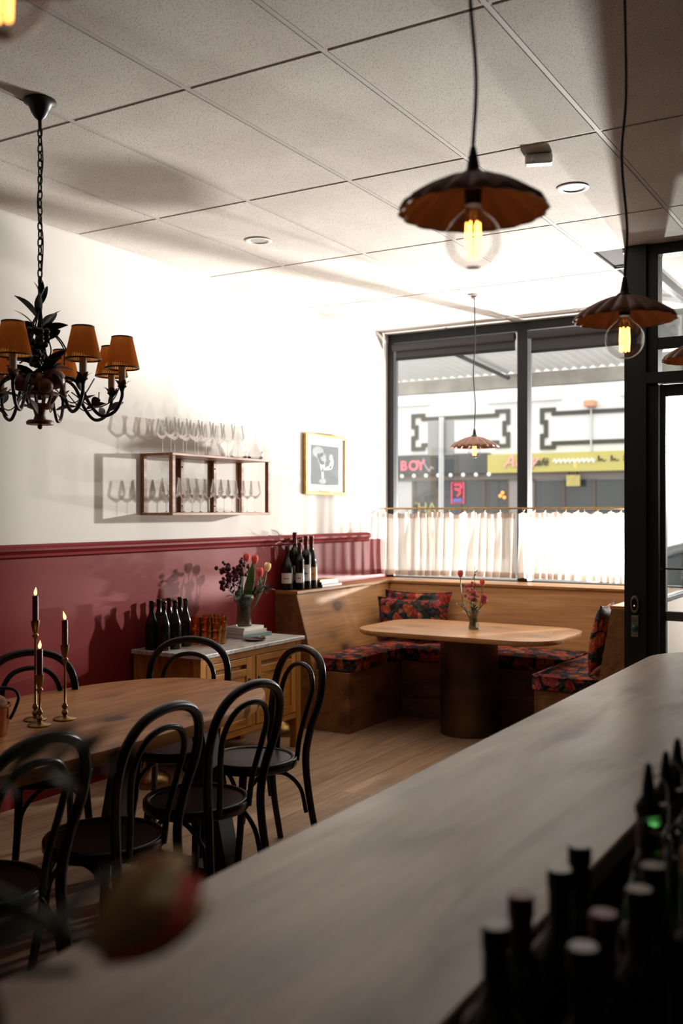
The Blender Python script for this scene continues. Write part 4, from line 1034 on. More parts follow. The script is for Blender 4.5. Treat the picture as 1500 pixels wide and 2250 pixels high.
# ================================================================== PENDANT LAMPS
def scallop(rad, h):
    nf = 18
    def fn(u, v):
        a = u * 2 * PI
        s = abs(math.cos(nf * a / 2))
        r = 0.022 + (rad - 0.022) * v
        r *= 1 + 0.045 * v * v * (s - 0.5)
        z = -h * (0.16 * v + 0.84 * v ** 1.7) - 0.010 * v * (1 - s) - (0.010 if v > 0.985 else 0) * s
        return (r * math.cos(a), r * math.sin(a), z)
    return fn
def make_pendant(label, drop, rad, h, boff, brad, canopy=True):
    t = thing('pendant_lamp', label, 'pendant lamp', (0, 0, ZC), 0, 'scalloped pendant lamps')
    MB().lathe([(0, -0.001), (0.042, -0.001), (0.042, -0.012), (0.030, -0.024), (0.008, -0.030), (0, -0.030)], 24).build('ceiling_rose', M['cable'] if not canopy else M['chrome'], t, smooth=40)
    cz = -drop
    q = smooth_path([(0, 0, -0.025), (0.004, 0.0, cz * 0.35), (-0.010, 0.004, cz * 0.55), (0.008, -0.004, cz * 0.78), (0.0, 0, cz + 0.06)], 8)
    MB().tube(q, 0.0042, 8).build('cord', M['cable'], t, smooth=60)
    MB().lathe([(0, 0.058), (0.0055, 0.058), (0.010, 0.036), (0.014, 0.012), (0.026, 0.003), (0.026, -0.002), (0, -0.002)], 20, (0, 0, cz)).build('socket_cap', M['bulb_socket'], t, smooth=40)
    sh = MB().grid(scallop(rad, h), 216, 14).build('shade', M['shade_out'], t, (0, 0, cz), smooth=50)
    so = sh.modifiers.new('thickness', 'SOLIDIFY'); so.thickness = 0.0025
    MB().lathe([(0, -0.004), (0.018, -0.004), (0.018, -0.040), (0.016, -0.060), (0, -0.060)], 20, (0, 0, cz)).build('bulb_holder', M['bulb_socket'], t, smooth=40)
    zb = cz - boff; s = brad / 0.0675
    prof = [(0.015 * s, 0.080 * s), (0.020 * s, 0.072 * s), (0.037 * s, 0.058 * s)] + [(brad * math.sin(R(a)), brad * math.cos(R(a))) for a in range(46, 181, 9)]
    g = MB().lathe(prof, 32, (0, 0, zb)).build('bulb_glass', M['bulb_glass'], t, smooth=60)
    for k in range(6):
        a = PI / 6 + k * PI / 3
        x, y = 0.015 * s * math.cos(a), 0.015 * s * math.sin(a)
        MB().tube([(x, y, zb - 0.042 * s), (x * 1.12, y * 1.12, zb), (x, y, zb + 0.042 * s)], 0.0024 * s, 6).build('filament', M['filament'], g)
    MB().tube([(0, 0, zb + 0.070 * s), (0, 0, zb + 0.036 * s), (0.0, 0, zb - 0.044 * s)], 0.0014, 6).build('filament_stem', M['chrome'], g)
    MB().lathe([(0, -0.0668 * s), (0.018 * s, -0.0643 * s), (0.018 * s, -0.0636 * s), (0, -0.0656 * s)], 16, (0, 0, zb)).build('bulb_tip', M['chrome'], g, smooth=40)
    return t
pa = make_pendant('scalloped pendant lamp largest in view, hanging over the bar', 0.902, 0.150, 0.062, 0.131, 0.0575, False)
pa.location = (-0.80, 1.86, ZC)
pc = make_pendant('scalloped pendant lamp over the bar in front of the door post', 0.932, 0.150, 0.062, 0.131, 0.0575, False)
pc.location = (-0.80, 3.00, ZC)
dup(pa, (-0.80, 4.14, ZC), 1.1, 'scalloped pendant lamp cut off by the right edge')
dup(pa, (-0.83, 0.70, ZC), 1.9, 'pendant lamp whose clear bulb shows at the top left corner')
pb = make_pendant('terracotta scalloped pendant lamp hanging over the booth table', 1.03, 0.176, 0.068, 0.105, 0.054, True)
pb.location = (-2.88, 6.72, ZC)

# ================================================================== LEAVES
def leaf_mesh(name, mt, L=1.0, W=0.3, curl=0.15, fold=0.12):
    b = MB(); n = 7
    v = []
    for i in range(n + 1):
        u = i / n
        w = W * 0.5 * math.sin(PI * min(1, u * 0.97 + 0.02)) ** 0.8 * (1.15 - 0.4 * u) + 0.004
        z = curl * L * math.sin(PI * u * 0.8) 
        v += [(-w, u * L, z + fold * w), (0, u * L, z), (w, u * L, z + fold * w)]
    f = []
    for i in range(n):
        for k in range(2): f.append((i * 3 + k, i * 3 + k + 1, i * 3 + k + 4, i * 3 + k + 3))
    return b.add(v, f).mesh(name, mt, 60)
LEAF = {'dark': leaf_mesh('leaf', M['leaf_dark'], 1, 0.34), 'green': leaf_mesh('leaf', M['leaf'], 1, 0.30), 'tin': leaf_mesh('leaf', M['tin_leaf'], 1, 0.36, 0.12, 0.2),
        'rust': leaf_mesh('petal', M['rust_leaf'], 1, 0.55, 0.25, 0.2), 'blade': leaf_mesh('leaf', M['leaf'], 1, 0.17, 0.10, 0.5), 'silver': leaf_mesh('leaf', M['white_leaf'], 1, 0.4, 0.1, 0.2)}
def place_leaf(kind, parent, p, d, L, roll=0.0, name='leaf'):
    d = Vector(d).normalized()
    q = d.to_track_quat('Y', 'Z') @ Quaternion((0, 1, 0), roll)
    o = bpy.data.objects.new(name, LEAF[kind]); COL.objects.link(o)
    o.parent = parent; o.location = p; o.rotation_mode = 'QUATERNION'; o.rotation_quaternion = q; o.scale = (L, L, L)
    return o

# ================================================================== CHANDELIER
ct = thing('fruit_chandelier', 'black iron fruit basket chandelier with pleated amber shades', 'chandelier', (-2.95, 2.69, 0))
iron = M['iron']
MB().lathe([(0, 3.149), (0.060, 3.149), (0.062, 3.140), (0.045, 3.130), (0.034, 3.105), (0.022, 3.085), (0.008, 3.072), (0.006, 3.03), (0, 3.03)], 28).build('ceiling_canopy', iron, ct, smooth=45)
link = []
for k in range(18):
    a = k / 18 * 2 * PI
    link.append((0.0085 * math.cos(a), 0, 0.019 * math.copysign(abs(math.sin(a)) ** 0.8, math.sin(a))))
lk = MB().tube(link, 0.0032, 6, closed=True).mesh('chain_link', iron, 60)
z = 3.025; k = 0
while z > 2.45:
    put('chain_link', lk, ct, (0, 0, z), (0, 0.06 * math.sin(k), (k % 2) * PI / 2 + 0.25)); z -= 0.030; k += 1
MB().tube(smooth_path([(0.004, 0, 3.03), (0.012, 0.003, 2.9), (-0.010, -0.004, 2.76), (0.012, 0.004, 2.62), (0.006, 0, 2.45)], 8), 0.0025, 6).build('flex', M['cable'], ct, smooth=60)
MB().tube([(0, 0, 2.44), (0, 0, 2.0)], 0.008, 10).build('stem', iron, ct, smooth=60)
# basket
MB().lathe([(0, 1.905), (0.050, 1.905), (0.052, 1.915), (0.045, 1.922), (0, 1.922)], 24).build('basket_foot', M['rust_wood'], ct, smooth=40)
MB().lathe([(0, 1.92), (0.026, 1.92), (0.020, 1.94), (0.026, 1.962), (0.048, 1.970), (0.052, 1.978), (0.048, 1.984), (0, 1.984)], 24).build('basket_stem', M['rust_wood'], ct, smooth=40)
MB().ball((0, 0, 1.897), 0.010).build('finial', M['rust_wood'], ct, smooth=60)
for k in range(12):
    a = 2 * PI * k / 12
    MB().tube([(0.044 * math.cos(a), 0.044 * math.sin(a), 1.984), (0.062 * math.cos(a), 0.062 * math.sin(a), 2.018)], 0.005, 6).build('basket_slat', M['rust_wood'], ct)
MB().lathe([(0, 2.014), (0.066, 2.014), (0.070, 2.022), (0.066, 2.030), (0, 2.030)], 24).build('basket_rim', M['rust_wood'], ct, smooth=40)
for (a, r, zz, rad, mt) in ((-60, 0.045, 2.075, 0.030, 'fruit_gold'), (0, 0.075, 2.075, 0.042, 'fruit_plum'), (-150, 0.060, 2.070, 0.040, 'fruit_plum'), (80, 0.05, 2.08, 0.036, 'fruit_gold'), (-100, 0.085, 2.058, 0.034, 'fruit_plum'), (-30, 0.09, 2.045, 0.030, 'rust_wood'), (150, 0.08, 2.06, 0.036, 'fruit_plum')):
    MB().ball((r * math.cos(R(a)), r * math.sin(R(a)), zz), rad, 18, 12, 0.95).build('fruit', M[mt], ct, smooth=60)
gb = MB(); rg = random.Random(5)
for k in range(46):
    h = rg.random(); r = 0.045 * (1 - 0.75 * h); a = rg.uniform(0, 6.28)
    gb.ball((r * math.cos(a) + 0.045, r * math.sin(a) - 0.06, 2.250 - 0.130 * h), 0.0130, 8, 6)
g = gb.build('grape_bunch', M['grape'], ct, smooth=60); g['kind'] = 'stuff'
gb = MB()
for k in range(22):
    h = rg.random(); r = 0.03 * (1 - 0.7 * h); a = rg.uniform(0, 6.28)
    gb.ball((r * math.cos(a) - 0.03, r * math.sin(a) + 0.05, 2.17 - 0.07 * h), 0.012, 8, 6)
g = gb.build('grape_bunch', M['fruit_gold'], ct, smooth=60); g['kind'] = 'stuff'
# arms, sleeves, shades
npl = 44
def pleat(u, v):
    a = u * 2 * PI; r = 0.038 + (0.063 - 0.038) * v
    r *= 1 + 0.045 * (1 if int(u * npl * 2 + 0.5) % 2 else -1)
    return (r * math.cos(a), r * math.sin(a), 0.118 * (1 - v))
shade_me = MB().grid(pleat, npl * 4, 3).mesh('lamp_shade', M['pleat'], 20)
rim_lo = MB().tube([(0.0635 * math.cos(2 * PI * k / 36), 0.0635 * math.sin(2 * PI * k / 36), 0.0) for k in range(36)], 0.0032, 6, closed=True).mesh('shade_trim', M['cable'], 60)
rim_hi = MB().tube([(0.0385 * math.cos(2 * PI * k / 30), 0.0385 * math.sin(2 * PI * k / 30), 0.118) for k in range(30)], 0.0030, 6, closed=True).mesh('shade_trim', M['cable'], 60)
slv = MB().lathe([(0, -0.068), (0.0135, -0.068), (0.0135, 0.03), (0, 0.03)], 18).mesh('candle_sleeve', M['sleeve'], 40)
cup = MB().lathe([(0, -0.090), (0.008, -0.088), (0.010, -0.078), (0.018, -0.070), (0.016, -0.066), (0, -0.066)], 16).mesh('drip_cup', iron, 40)
ang0 = 30.8 - 90
for k in range(8):
    a = R(ang0 + 45 * k)
    ca, sa = math.cos(a), math.sin(a)
    def P(r, zz, tw=0.0): return (r * math.cos(a + tw), r * math.sin(a + tw), zz)
    MB().tube(smooth_path([P(0.02, 2.06), P(0.10, 2.085), P(0.15, 2.06), P(0.19, 1.985), P(0.235, 1.940), P(0.285, 1.955), P(0.313, 2.005), P(0.315, 2.045)], 6), 0.0068, 8).build('arm', iron, ct, smooth=60)
    MB().tube(smooth_path([P(0.12, 2.03), P(0.20, 1.975, 0.1), P(0.27, 2.0, 0.12), P(0.30, 2.06, 0.2)], 5), 0.0025, 6).build('tendril', iron, ct, smooth=60)
    c = (0.315 * ca, 0.315 * sa, 2.122)
    put('drip_cup', cup, ct, c)
    put('candle_sleeve', slv, ct, c)
    s = put('lamp_shade', shade_me, ct, c)
    put('shade_trim', rim_lo, s); put('shade_trim', rim_hi, s)
    for j in range(5):
        b_ = 2 * PI * j / 5 + k
        place_leaf('rust', ct, (c[0] + 0.010 * math.cos(b_), c[1] + 0.010 * math.sin(b_), 2.045), (math.cos(b_), math.sin(b_), 0.9), 0.038, 0, 'petal')
    place_leaf('tin', ct, P(0.26, 1.955), (math.cos(a + 0.9), math.sin(a + 0.9), 0.5), 0.085, 0.6)
    place_leaf('tin', ct, P(0.20, 1.98), (math.cos(a - 1.1), math.sin(a - 1.1), 0.15), 0.09, -0.5)
    if k % 2: place_leaf('tin', ct, P(0.30, 2.01), (math.cos(a - 0.6), math.sin(a - 0.6), 1.2), 0.075, 0.8)
rl = random.Random(11)
for k in range(46):
    a = rl.uniform(0, 6.28); zz = rl.uniform(2.04, 2.27)
    place_leaf('tin', ct, (0.01 * math.cos(a), 0.01 * math.sin(a), zz), (math.cos(a), math.sin(a), rl.uniform(-0.1, 0.8)), rl.uniform(0.07, 0.13), rl.uniform(-1, 1))
for zz, a, up, L in ((2.37, 200, 2.5, 0.09), (2.35, 20, 2.2, 0.10), (2.40, 150, 3.5, 0.08), (2.30, 215, 0.9, 0.14), (2.32, -40, 1.2, 0.10), (2.36, 90, 2.0, 0.09)):
    place_leaf('tin', ct, (0, 0, zz), (math.cos(R(a)), math.sin(R(a)), up), L, 0.5)
place_leaf('rust', ct, (0, 0, 2.40), (-0.3, -0.2, 2.0), 0.06, 0.5, 'petal')
place_leaf('silver', ct, (0.09, 0.06, 2.22), (0.6, 0.4, 1.0), 0.06, 0.6)
place_leaf('silver', ct, (0.06, -0.10, 1.99), (0.3, 0.2, -0.8), 0.06, 0.6)
for k in range(8):
    a = R(20 + 45 * k)
    MB().tube(smooth_path([(0, 0, 2.30 + 0.01 * k), (0.04 * math.cos(a), 0.04 * math.sin(a), 2.27), (0.09 * math.cos(a), 0.09 * math.sin(a), 2.22 - 0.01 * k), (0.12 * math.cos(a + 0.4), 0.12 * math.sin(a + 0.4), 2.15)], 5), 0.003, 6).build('tendril', iron, ct, smooth=60)

# ================================================================== CANDLES ON THE DINING TABLE
def candlestick(x, y, h, tilt, which):
    t = thing('candlestick', which[0], 'candlestick', (x, y, 0.75), 0, 'brass candlesticks')
    MB().lathe([(0, 0.0), (0.045, 0.0), (0.046, 0.005), (0.040, 0.009), (0.012, 0.012), (0.008, 0.016), (0.012, 0.024), (0.0135, 0.029), (0.010, 0.036), (0.0065, 0.040), (0.011, 0.046), (0.0125, 0.052), (0.009, 0.060), (0.0048, 0.066),
                (0.0045, h - 0.075), (0.0075, h - 0.070), (0.0125, h - 0.062), (0.0125, h - 0.056), (0.0075, h - 0.050), (0.011, h - 0.044), (0.0155, h - 0.018), (0.0170, h), (0.0140, h), (0.0125, h - 0.018), (0, h - 0.020)], 28).build('stick', M['brass'], t, smooth=40)
    c = thing('taper_candle', which[1], 'candle', (x, y, 0.75 + h - 0.0195), 0, 'burgundy candles')
    MB().lathe([(0, 0.0), (0.0118, 0.0), (0.0118, 0.112), (0.0105, 0.1165), (0.006, 0.114), (0, 0.113)], 20).build('wax', M['candle'], c, smooth=40)
    MB().tube([(0, 0, 0.113), (0.001, 0, 0.121)], 0.0012, 6).build('wick', M['wick'], c)
    fl = []
    for i in range(12):
        u = i / 11; r = 0.0062 * math.sin(PI * u ** 0.62) ** 1.1
        fl.append((r, u * 0.034))
    b = MB().lathe(fl, 12); b.v = [(p[0] + tilt * (p[2] / 0.034) ** 2 * 0.012, p[1], p[2] + 0.117) for p in b.v]
    b.build('flame', M['flame'], c, smooth=60)
candlestick(-3.045, 2.753, 0.393, 0.25, ('tallest brass candlestick on the dining table', 'burning burgundy candle in the tallest brass candlestick'))
candlestick(-2.952, 2.690, 0.197, 0.3, ('shortest brass candlestick on the dining table', 'burning burgundy candle in the shortest brass candlestick'))
candlestick(-2.955, 2.822, 0.296, -0.9, ('middle-height brass candlestick on the dining table', 'burning burgundy candle in the middle-height candlestick'))
t = thing('copper_pot', 'small copper pot with an iron handle on the dining table', 'pot', (-2.985, 2.48, 0.75))
MB().lathe([(0, 0), (0.062, 0), (0.066, 0.006), (0.078, 0.105), (0.084, 0.110), (0.084, 0.115), (0.074, 0.114), (0.064, 0.012), (0, 0.010)], 32).build('pot_body', M['copper'], t, smooth=40)
MB().lathe([(0, 0.10), (0.070, 0.10), (0.055, 0.135), (0.03, 0.150), (0, 0.155)], 20).build('kindling', plain('dry_brown_filling', (0.20, 0.09, 0.04), 0.9, noise=0.5, nscale=60), t, smooth=40)
MB().tube(smooth_path([(0.070, 0.035, 0.06), (0.082, 0.05, 0.10), (0.086, 0.06, 0.145), (0.05, 0.045, 0.170), (-0.05, -0.04, 0.170), (-0.086, -0.06, 0.145), (-0.078, -0.05, 0.10)], 6), 0.006, 8).build('handle', M['iron'], t, smooth=60)
# ================================================================== WINE GLASSES
def make_glass(name, s, label, group):
    t = thing(name, label, 'wine glass', (0, 0, 0), 0, group)
    h = 0.235 * s
    MB().lathe([(0, 0.0), (0.034 * s, 0.0), (0.034 * s, 0.0015), (0.010 * s, 0.004), (0.0045 * s, 0.010 * s)], 24).build('foot', M['wine_glass'], t, smooth=50)
    MB().lathe([(0.0042 * s, 0.008 * s), (0.0034 * s, 0.05 * s), (0.0036 * s, 0.092 * s), (0.006 * s, 0.100 * s)], 10).build('stem', M['wine_glass'], t, smooth=60)
    MB().lathe([(0.004 * s, 0.099 * s), (0.018 * s, 0.106 * s), (0.036 * s, 0.126 * s), (0.0455 * s, 0.143 * s), (0.046 * s, 0.150 * s), (0.040 * s, 0.185 * s), (0.0315 * s, h)], 28).build('bowl', M['wine_glass'], t, smooth=60)
    return t
g0 = None
def glass_at(x, y, z, s, label, group):
    global g0
    if g0 is None:
        g0 = make_glass('wine_glass', 1.0, label, group); o = g0; o.location = (x, y, z)
    else:
        o = dup(g0, (x, y, z), 0, label, group)
    o.scale = (s, s, s)
    return o
for i in range(7):
    glass_at(-4.02, 4.70 + i * 0.115, Z1, 0.95, 'large wine glass on top of the wall shelf, front row, %s from the left' % ORD[i], 'wine glasses on top of the wall shelf')
for i in range(6):
    glass_at(-4.125, 4.745 + i * 0.115, Z1, 0.95, 'large wine glass on top of the wall shelf, back row, %s from the left' % ORD[i], 'wine glasses on top of the wall shelf')
fr = [4.715, 4.80, 4.885, 4.97, 5.055, 5.14, 5.22, 5.30, 5.385, 5.47, 5.56]
for i, y in enumerate(fr):
    glass_at(-4.005, y, Z0 + 0.0163, 0.92, 'wine glass inside the wall shelf, front row, %s from the left' % ORD[i], 'wine glasses inside the wall shelf')
for i, y in enumerate(fr[:-2]):
    glass_at(-4.10, y + 0.04, Z0 + 0.0163, 0.92, 'wine glass inside the wall shelf, back row, %s from the left' % ORD[i], 'wine glasses inside the wall shelf')
def decanter(loc, label, s):
    t = thing('decanter', label, 'decanter', loc, 0, 'glass decanters on the wall shelf')
    MB().lathe([(0, 0.0), (0.045 * s, 0.0), (0.062 * s, 0.012), (0.070 * s, 0.035), (0.060 * s, 0.065), (0.034 * s, 0.105), (0.018 * s, 0.150), (0.015 * s, 0.19), (0.022 * s, 0.225)], 30).build('decanter_body', M['wine_glass'], t, smooth=60)
    MB().lathe([(0, 0.002), (0.044 * s, 0.002), (0.058 * s, 0.013), (0.060 * s, 0.020), (0, 0.020)], 24).build('decanter_base', M['clear_bottle'], t, smooth=50)
decanter((-4.10, 5.50, Z1), 'clear glass decanter on the shelf top beside the wine glasses', 0.95)
decanter((-4.02, 5.585, Z1), 'clear glass decanter at the far end of the shelf top', 0.9)

# ================================================================== BOTTLES
def bottle(loc, label, group, h=0.30, r=0.038, glass='dark_bottle', style='burgundy', capsule=None, lab=None, labh=0.085, top=None, pourer=False, cap_disc=None, face=-60, cat='bottle', neck=0.0145):
    t = thing('bottle', label, cat, loc, 0, group)
    if style == 'burgundy':
        p = [(0, 0.004), (r * 0.7, 0.0), (r, 0.006), (r, h * 0.46), (r * 0.94, h * 0.53), (r * 0.72, h * 0.62), (neck * 1.25, h * 0.74), (neck, h * 0.80), (neck, h - 0.022), (neck * 1.15, h - 0.020), (neck * 1.15, h - 0.006), (neck, h - 0.002), (0, h - 0.002)]
    else:
        p = [(0, 0.004), (r * 0.7, 0.0), (r, 0.006), (r, h * 0.60), (r * 0.93, h * 0.66), (r * 0.55, h * 0.72), (neck * 1.05, h * 0.76), (neck, h * 0.80), (neck, h - 0.020), (neck * 1.12, h - 0.018), (neck * 1.12, h - 0.004), (0, h - 0.002)]
    MB().lathe(p, 28).build('glass_body', M[glass], t, smooth=50)
    if capsule:
        MB().lathe([(neck * 1.06, h * 0.80), (neck * 1.10, h * 0.81), (neck * 1.10, h - 0.024), (neck * 1.22, h - 0.021), (neck * 1.22, h), (neck * 1.1, h + 0.0015), (0, h + 0.0015)], 22).build('capsule', M[capsule], t, smooth=40)
    if cap_disc:
        MB().lathe([(0, h + 0.0016), (neck * 1.12, h + 0.0016), (neck * 1.10, h + 0.0026), (0, h + 0.0026)], 20).build('cap_disc', M[cap_disc], t)
    if lab:
        z0 = h * 0.16; n = 12; v = []; rr = r * 1.008
        for i in range(n + 1):
            a = R(face - 48 + 96 * i / n)
            v += [(rr * math.cos(a), rr * math.sin(a), z0), (rr * math.cos(a), rr * math.sin(a), z0 + labh)]
        q = MB().add(v, [(2 * i, 2 * i + 2, 2 * i + 3, 2 * i + 1) for i in range(n)]).build('paper_label', M[lab], t, smooth=60)
        v = []; rr = r * 1.014
        for i in range(7):
            a = R(face - 22 + 44 * i / 6)
            v += [(rr * math.cos(a), rr * math.sin(a), z0 + labh * 0.42), (rr * math.cos(a), rr * math.sin(a), z0 + labh * 0.50)]
        MB().add(v, [(2 * i, 2 * i + 2, 2 * i + 3, 2 * i + 1) for i in range(6)]).build('printed_line', M['ink'], q, smooth=60)
    if top == 'cork':
        MB().lathe([(0, h - 0.004), (0.0145, h - 0.004), (0.019, h), (0.019, h + 0.028), (0.017, h + 0.031), (0, h + 0.031)], 20).build('stopper', M['cork'], t, smooth=40)
    if pourer:
        MB().lathe([(0, h - 0.006), (neck * 1.25, h - 0.006), (neck * 1.3, h + 0.004), (neck * 0.95, h + 0.014), (0.010, h + 0.020), (0.009, h + 0.036), (0.0055, h + 0.062), (0.003, h + 0.068), (0, h + 0.068)], 16).build('pourer_spout', M['cable'], t, smooth=40)
        MB().tube(smooth_path([(neck, 0, h + 0.008), (neck * 1.7, 0, h + 0.012), (neck * 1.8, 0, h + 0.035), (neck * 1.1, 0, h + 0.050), (neck * 0.4, 0, h + 0.052)], 5), 0.0018, 6).build('pourer_flap', M['chrome'], t, smooth=60)
    return t
# on the sideboard
SZ = 0.740
sb = [(-4.06, 4.575, 'leftmost dark wine bottle on the sideboard'), (-4.10, 4.685, 'dark wine bottle against the wall, back row left on the sideboard'), (-3.975, 4.587, 'dark wine bottle at the marble\'s left front edge'),
      (-4.095, 4.775, 'dark wine bottle against the wall, back row middle on the sideboard'), (-3.965, 4.678, 'dark wine bottle in the front row, second from its left end'), (-4.085, 4.865, 'dark wine bottle against the wall, back row right on the sideboard'),
      (-3.985, 4.80, 'brown wine bottle touching the amber tumblers')]
for i, (x, y, lab) in enumerate(sb):
    bottle((x, y, SZ), lab, 'wine bottles on the sideboard', h=0.298, r=0.040, glass='dark_bottle2' if i == 6 else 'dark_bottle', neck=0.0135)
# amber tumblers in stacks
tum = None
def tumbler(loc, label, rz):
    global tum
    if tum is None:
        tum = thing('amber_tumbler', label, 'tumbler', loc, 0, 'stacked amber tumblers on the sideboard')
        MB().lathe([(0, 0.0), (0.022, 0.0), (0.025, 0.003), (0.027, 0.022), (0.0285, 0.040), (0.0285, 0.044), (0.0315, 0.047), (0.034, 0.075), (0.0345, 0.079), (0.0325, 0.079), (0.0300, 0.050), (0.0265, 0.044), (0.0245, 0.010), (0, 0.008)], 28).build('tumbler_glass', M['amber'], tum, smooth=30)
        MB().tube([(0.0336 * math.cos(2 * PI * k / 28), 0.0336 * math.sin(2 * PI * k / 28), 0.0795) for k in range(28)], 0.0014, 5, closed=True).build('rim', M['amber'], tum, smooth=60)
        return tum
    return dup(tum, loc, rz, label, 'stacked amber tumblers on the sideboard')
stacks = [(-3.985, 4.895, 3, 'the back stack nearest the bottles'), (-3.905, 4.885, 3, 'the front stack nearest the bottles'), (-3.965, 4.985, 3, 'the back stack in the middle'), (-3.83, 4.905, 3, 'the stack closest to the marble edge'), (-3.86, 5.00, 3, 'the front stack on the right'), (-3.94, 5.07, 3, 'the back stack nearest the vase')]
for (x, y, n, where) in stacks:
    for k in range(n):
        lv = ('bottom', 'middle', 'top')[k]
        tumbler((x + random.uniform(-0.002, 0.002), y + random.uniform(-0.002, 0.002), SZ + k * 0.0475), 'amber glass tumbler at the %s of %s' % (lv, where), random.uniform(0, 6))
# on the bench ledge
LZ = 0.992
G = 'wine bottles on the bench ledge'
bottle((-4.115, 6.120, LZ), 'big-shouldered dark bottle with a square white label, bench ledge end', G, h=0.33, r=0.050, lab='label_white', labh=0.075, face=-65, neck=0.0135)
bottle((-4.048, 6.185, LZ), 'slim dark bottle with a small white label and red capsule, ledge front', G, h=0.35, r=0.034, style='bordeaux', lab='label_white', labh=0.07, capsule='foil_red', face=-65)
bottle((-4.125, 6.235, LZ), 'tall dark bottle with cream label and wine red capsule, ledge rear', G, h=0.425, r=0.044, style='bordeaux', lab='label_cream', labh=0.11, capsule='foil_red', face=-60)
bottle((-4.050, 6.275, LZ), 'tall dark bottle with white label between the red-capped bottles', G, h=0.400, r=0.038, style='bordeaux', lab='label_white', labh=0.12, capsule='foil_red', face=-60)
bottle((-4.065, 6.375, LZ), 'dark bottle with an ochre label and golden neck band on the ledge', G, h=0.395, r=0.044, lab='label_orange', labh=0.10, capsule='foil_red', face=-62)
bottle((-4.135, 6.335, LZ), 'dark green bottle half hidden behind the ochre label bottle', G, h=0.385, r=0.036, style='bordeaux', capsule='foil_red', face=-60)
t = thing('dry_branch', 'thin bare twig standing among the ledge bottles', 'twig', (-4.135, 6.18, LZ))
tw = M['rust_leaf']
for k, pts in enumerate(([(0, 0, 0), (0.005, -0.01, 0.2), (0.01, -0.06, 0.37), (0.02, -0.16, 0.395), (0.02, -0.30, 0.41)], [(0.008, -0.04, 0.35), (0.02, -0.10, 0.345), (0.03, -0.17, 0.36), (0.035, -0.24, 0.345)], [(0.005, -0.02, 0.3), (0.02, 0.06, 0.36), (0.025, 0.16, 0.38)], [(0.02, -0.16, 0.395), (0.03, -0.2, 0.43), (0.03, -0.28, 0.45)])):
    MB().tube(smooth_path(pts, 5), 0.0028 if k == 0 else 0.0018, 6).build('twig', tw, t, smooth=60)

# ================================================================== BOOKS
def book(loc, rz, w, d, h, cover, label, group):
    t = thing('book', label, 'book', loc, rz, group)
    cm = plain('book_cover', cover, 0.6)
    MB().box(-w / 2, w / 2, -d / 2, d / 2, 0.0, 0.003).build('cover', cm, t)
    MB().box(-w / 2, w / 2, -d / 2, d / 2, h - 0.003, h).build('cover', cm, t)
    MB().box(-w / 2, -w / 2 + 0.003, -d / 2, d / 2, 0.0031, h - 0.0031).build('spine', cm, t)
    MB().box(-w / 2 + 0.0035, w / 2 - 0.004, -d / 2 + 0.004, d / 2 - 0.004, 0.0031, h - 0.0031).build('pages', M['paper'], t)
g = 'books under the vase'
book((-3.945, 5.385, SZ), R(172), 0.20, 0.27, 0.028, (0.25, 0.36, 0.36), 'teal book at the bottom of the pile under the vase', g)
book((-3.955, 5.375, SZ + 0.0282), R(176), 0.18, 0.24, 0.022, (0.70, 0.64, 0.55), 'cream book in the middle of the pile under the vase', g)
book((-3.96, 5.37, SZ + 0.0504), R(180), 0.17, 0.22, 0.020, (0.80, 0.78, 0.74), 'white book on top of the pile under the vase', g)
g = 'books on the bench ledge'
book((-4.09, 6.60, LZ), R(90), 0.30, 0.15, 0.022, (0.05, 0.07, 0.08), 'dark book at the bottom of the pile on the bench ledge', g)
book((-4.095, 6.58, LZ + 0.0222), R(92), 0.27, 0.14, 0.020, (0.05, 0.05, 0.06), 'black book in the middle of the pile on the bench ledge', g)
book((-4.09, 6.56, LZ + 0.0424), R(88), 0.25, 0.14, 0.018, (0.55, 0.33, 0.12), 'tan book on top of the pile on the bench ledge', g)
t = thing('serving_dish', 'dark oval dish with a gold clip on the marble sideboard', 'dish', (-3.775, 5.235, SZ))
MB().lathe([(0, 0.0), (0.05, 0.0), (0.072, 0.010), (0.075, 0.014), (0.070, 0.013), (0.048, 0.005), (0, 0.004)], 30).build('dish', plain('oxblood_glaze', (0.04, 0.012, 0.012), 0.2), t, smooth=50)
MB().tube(smooth_path([(0.02, 0.03, 0.013), (0.04, 0.06, 0.02), (0.02, 0.08, 0.022), (0.0, 0.06, 0.018)], 5, True), 0.004, 6, closed=True).build('gold_clip', M['brass'], t, smooth=60)

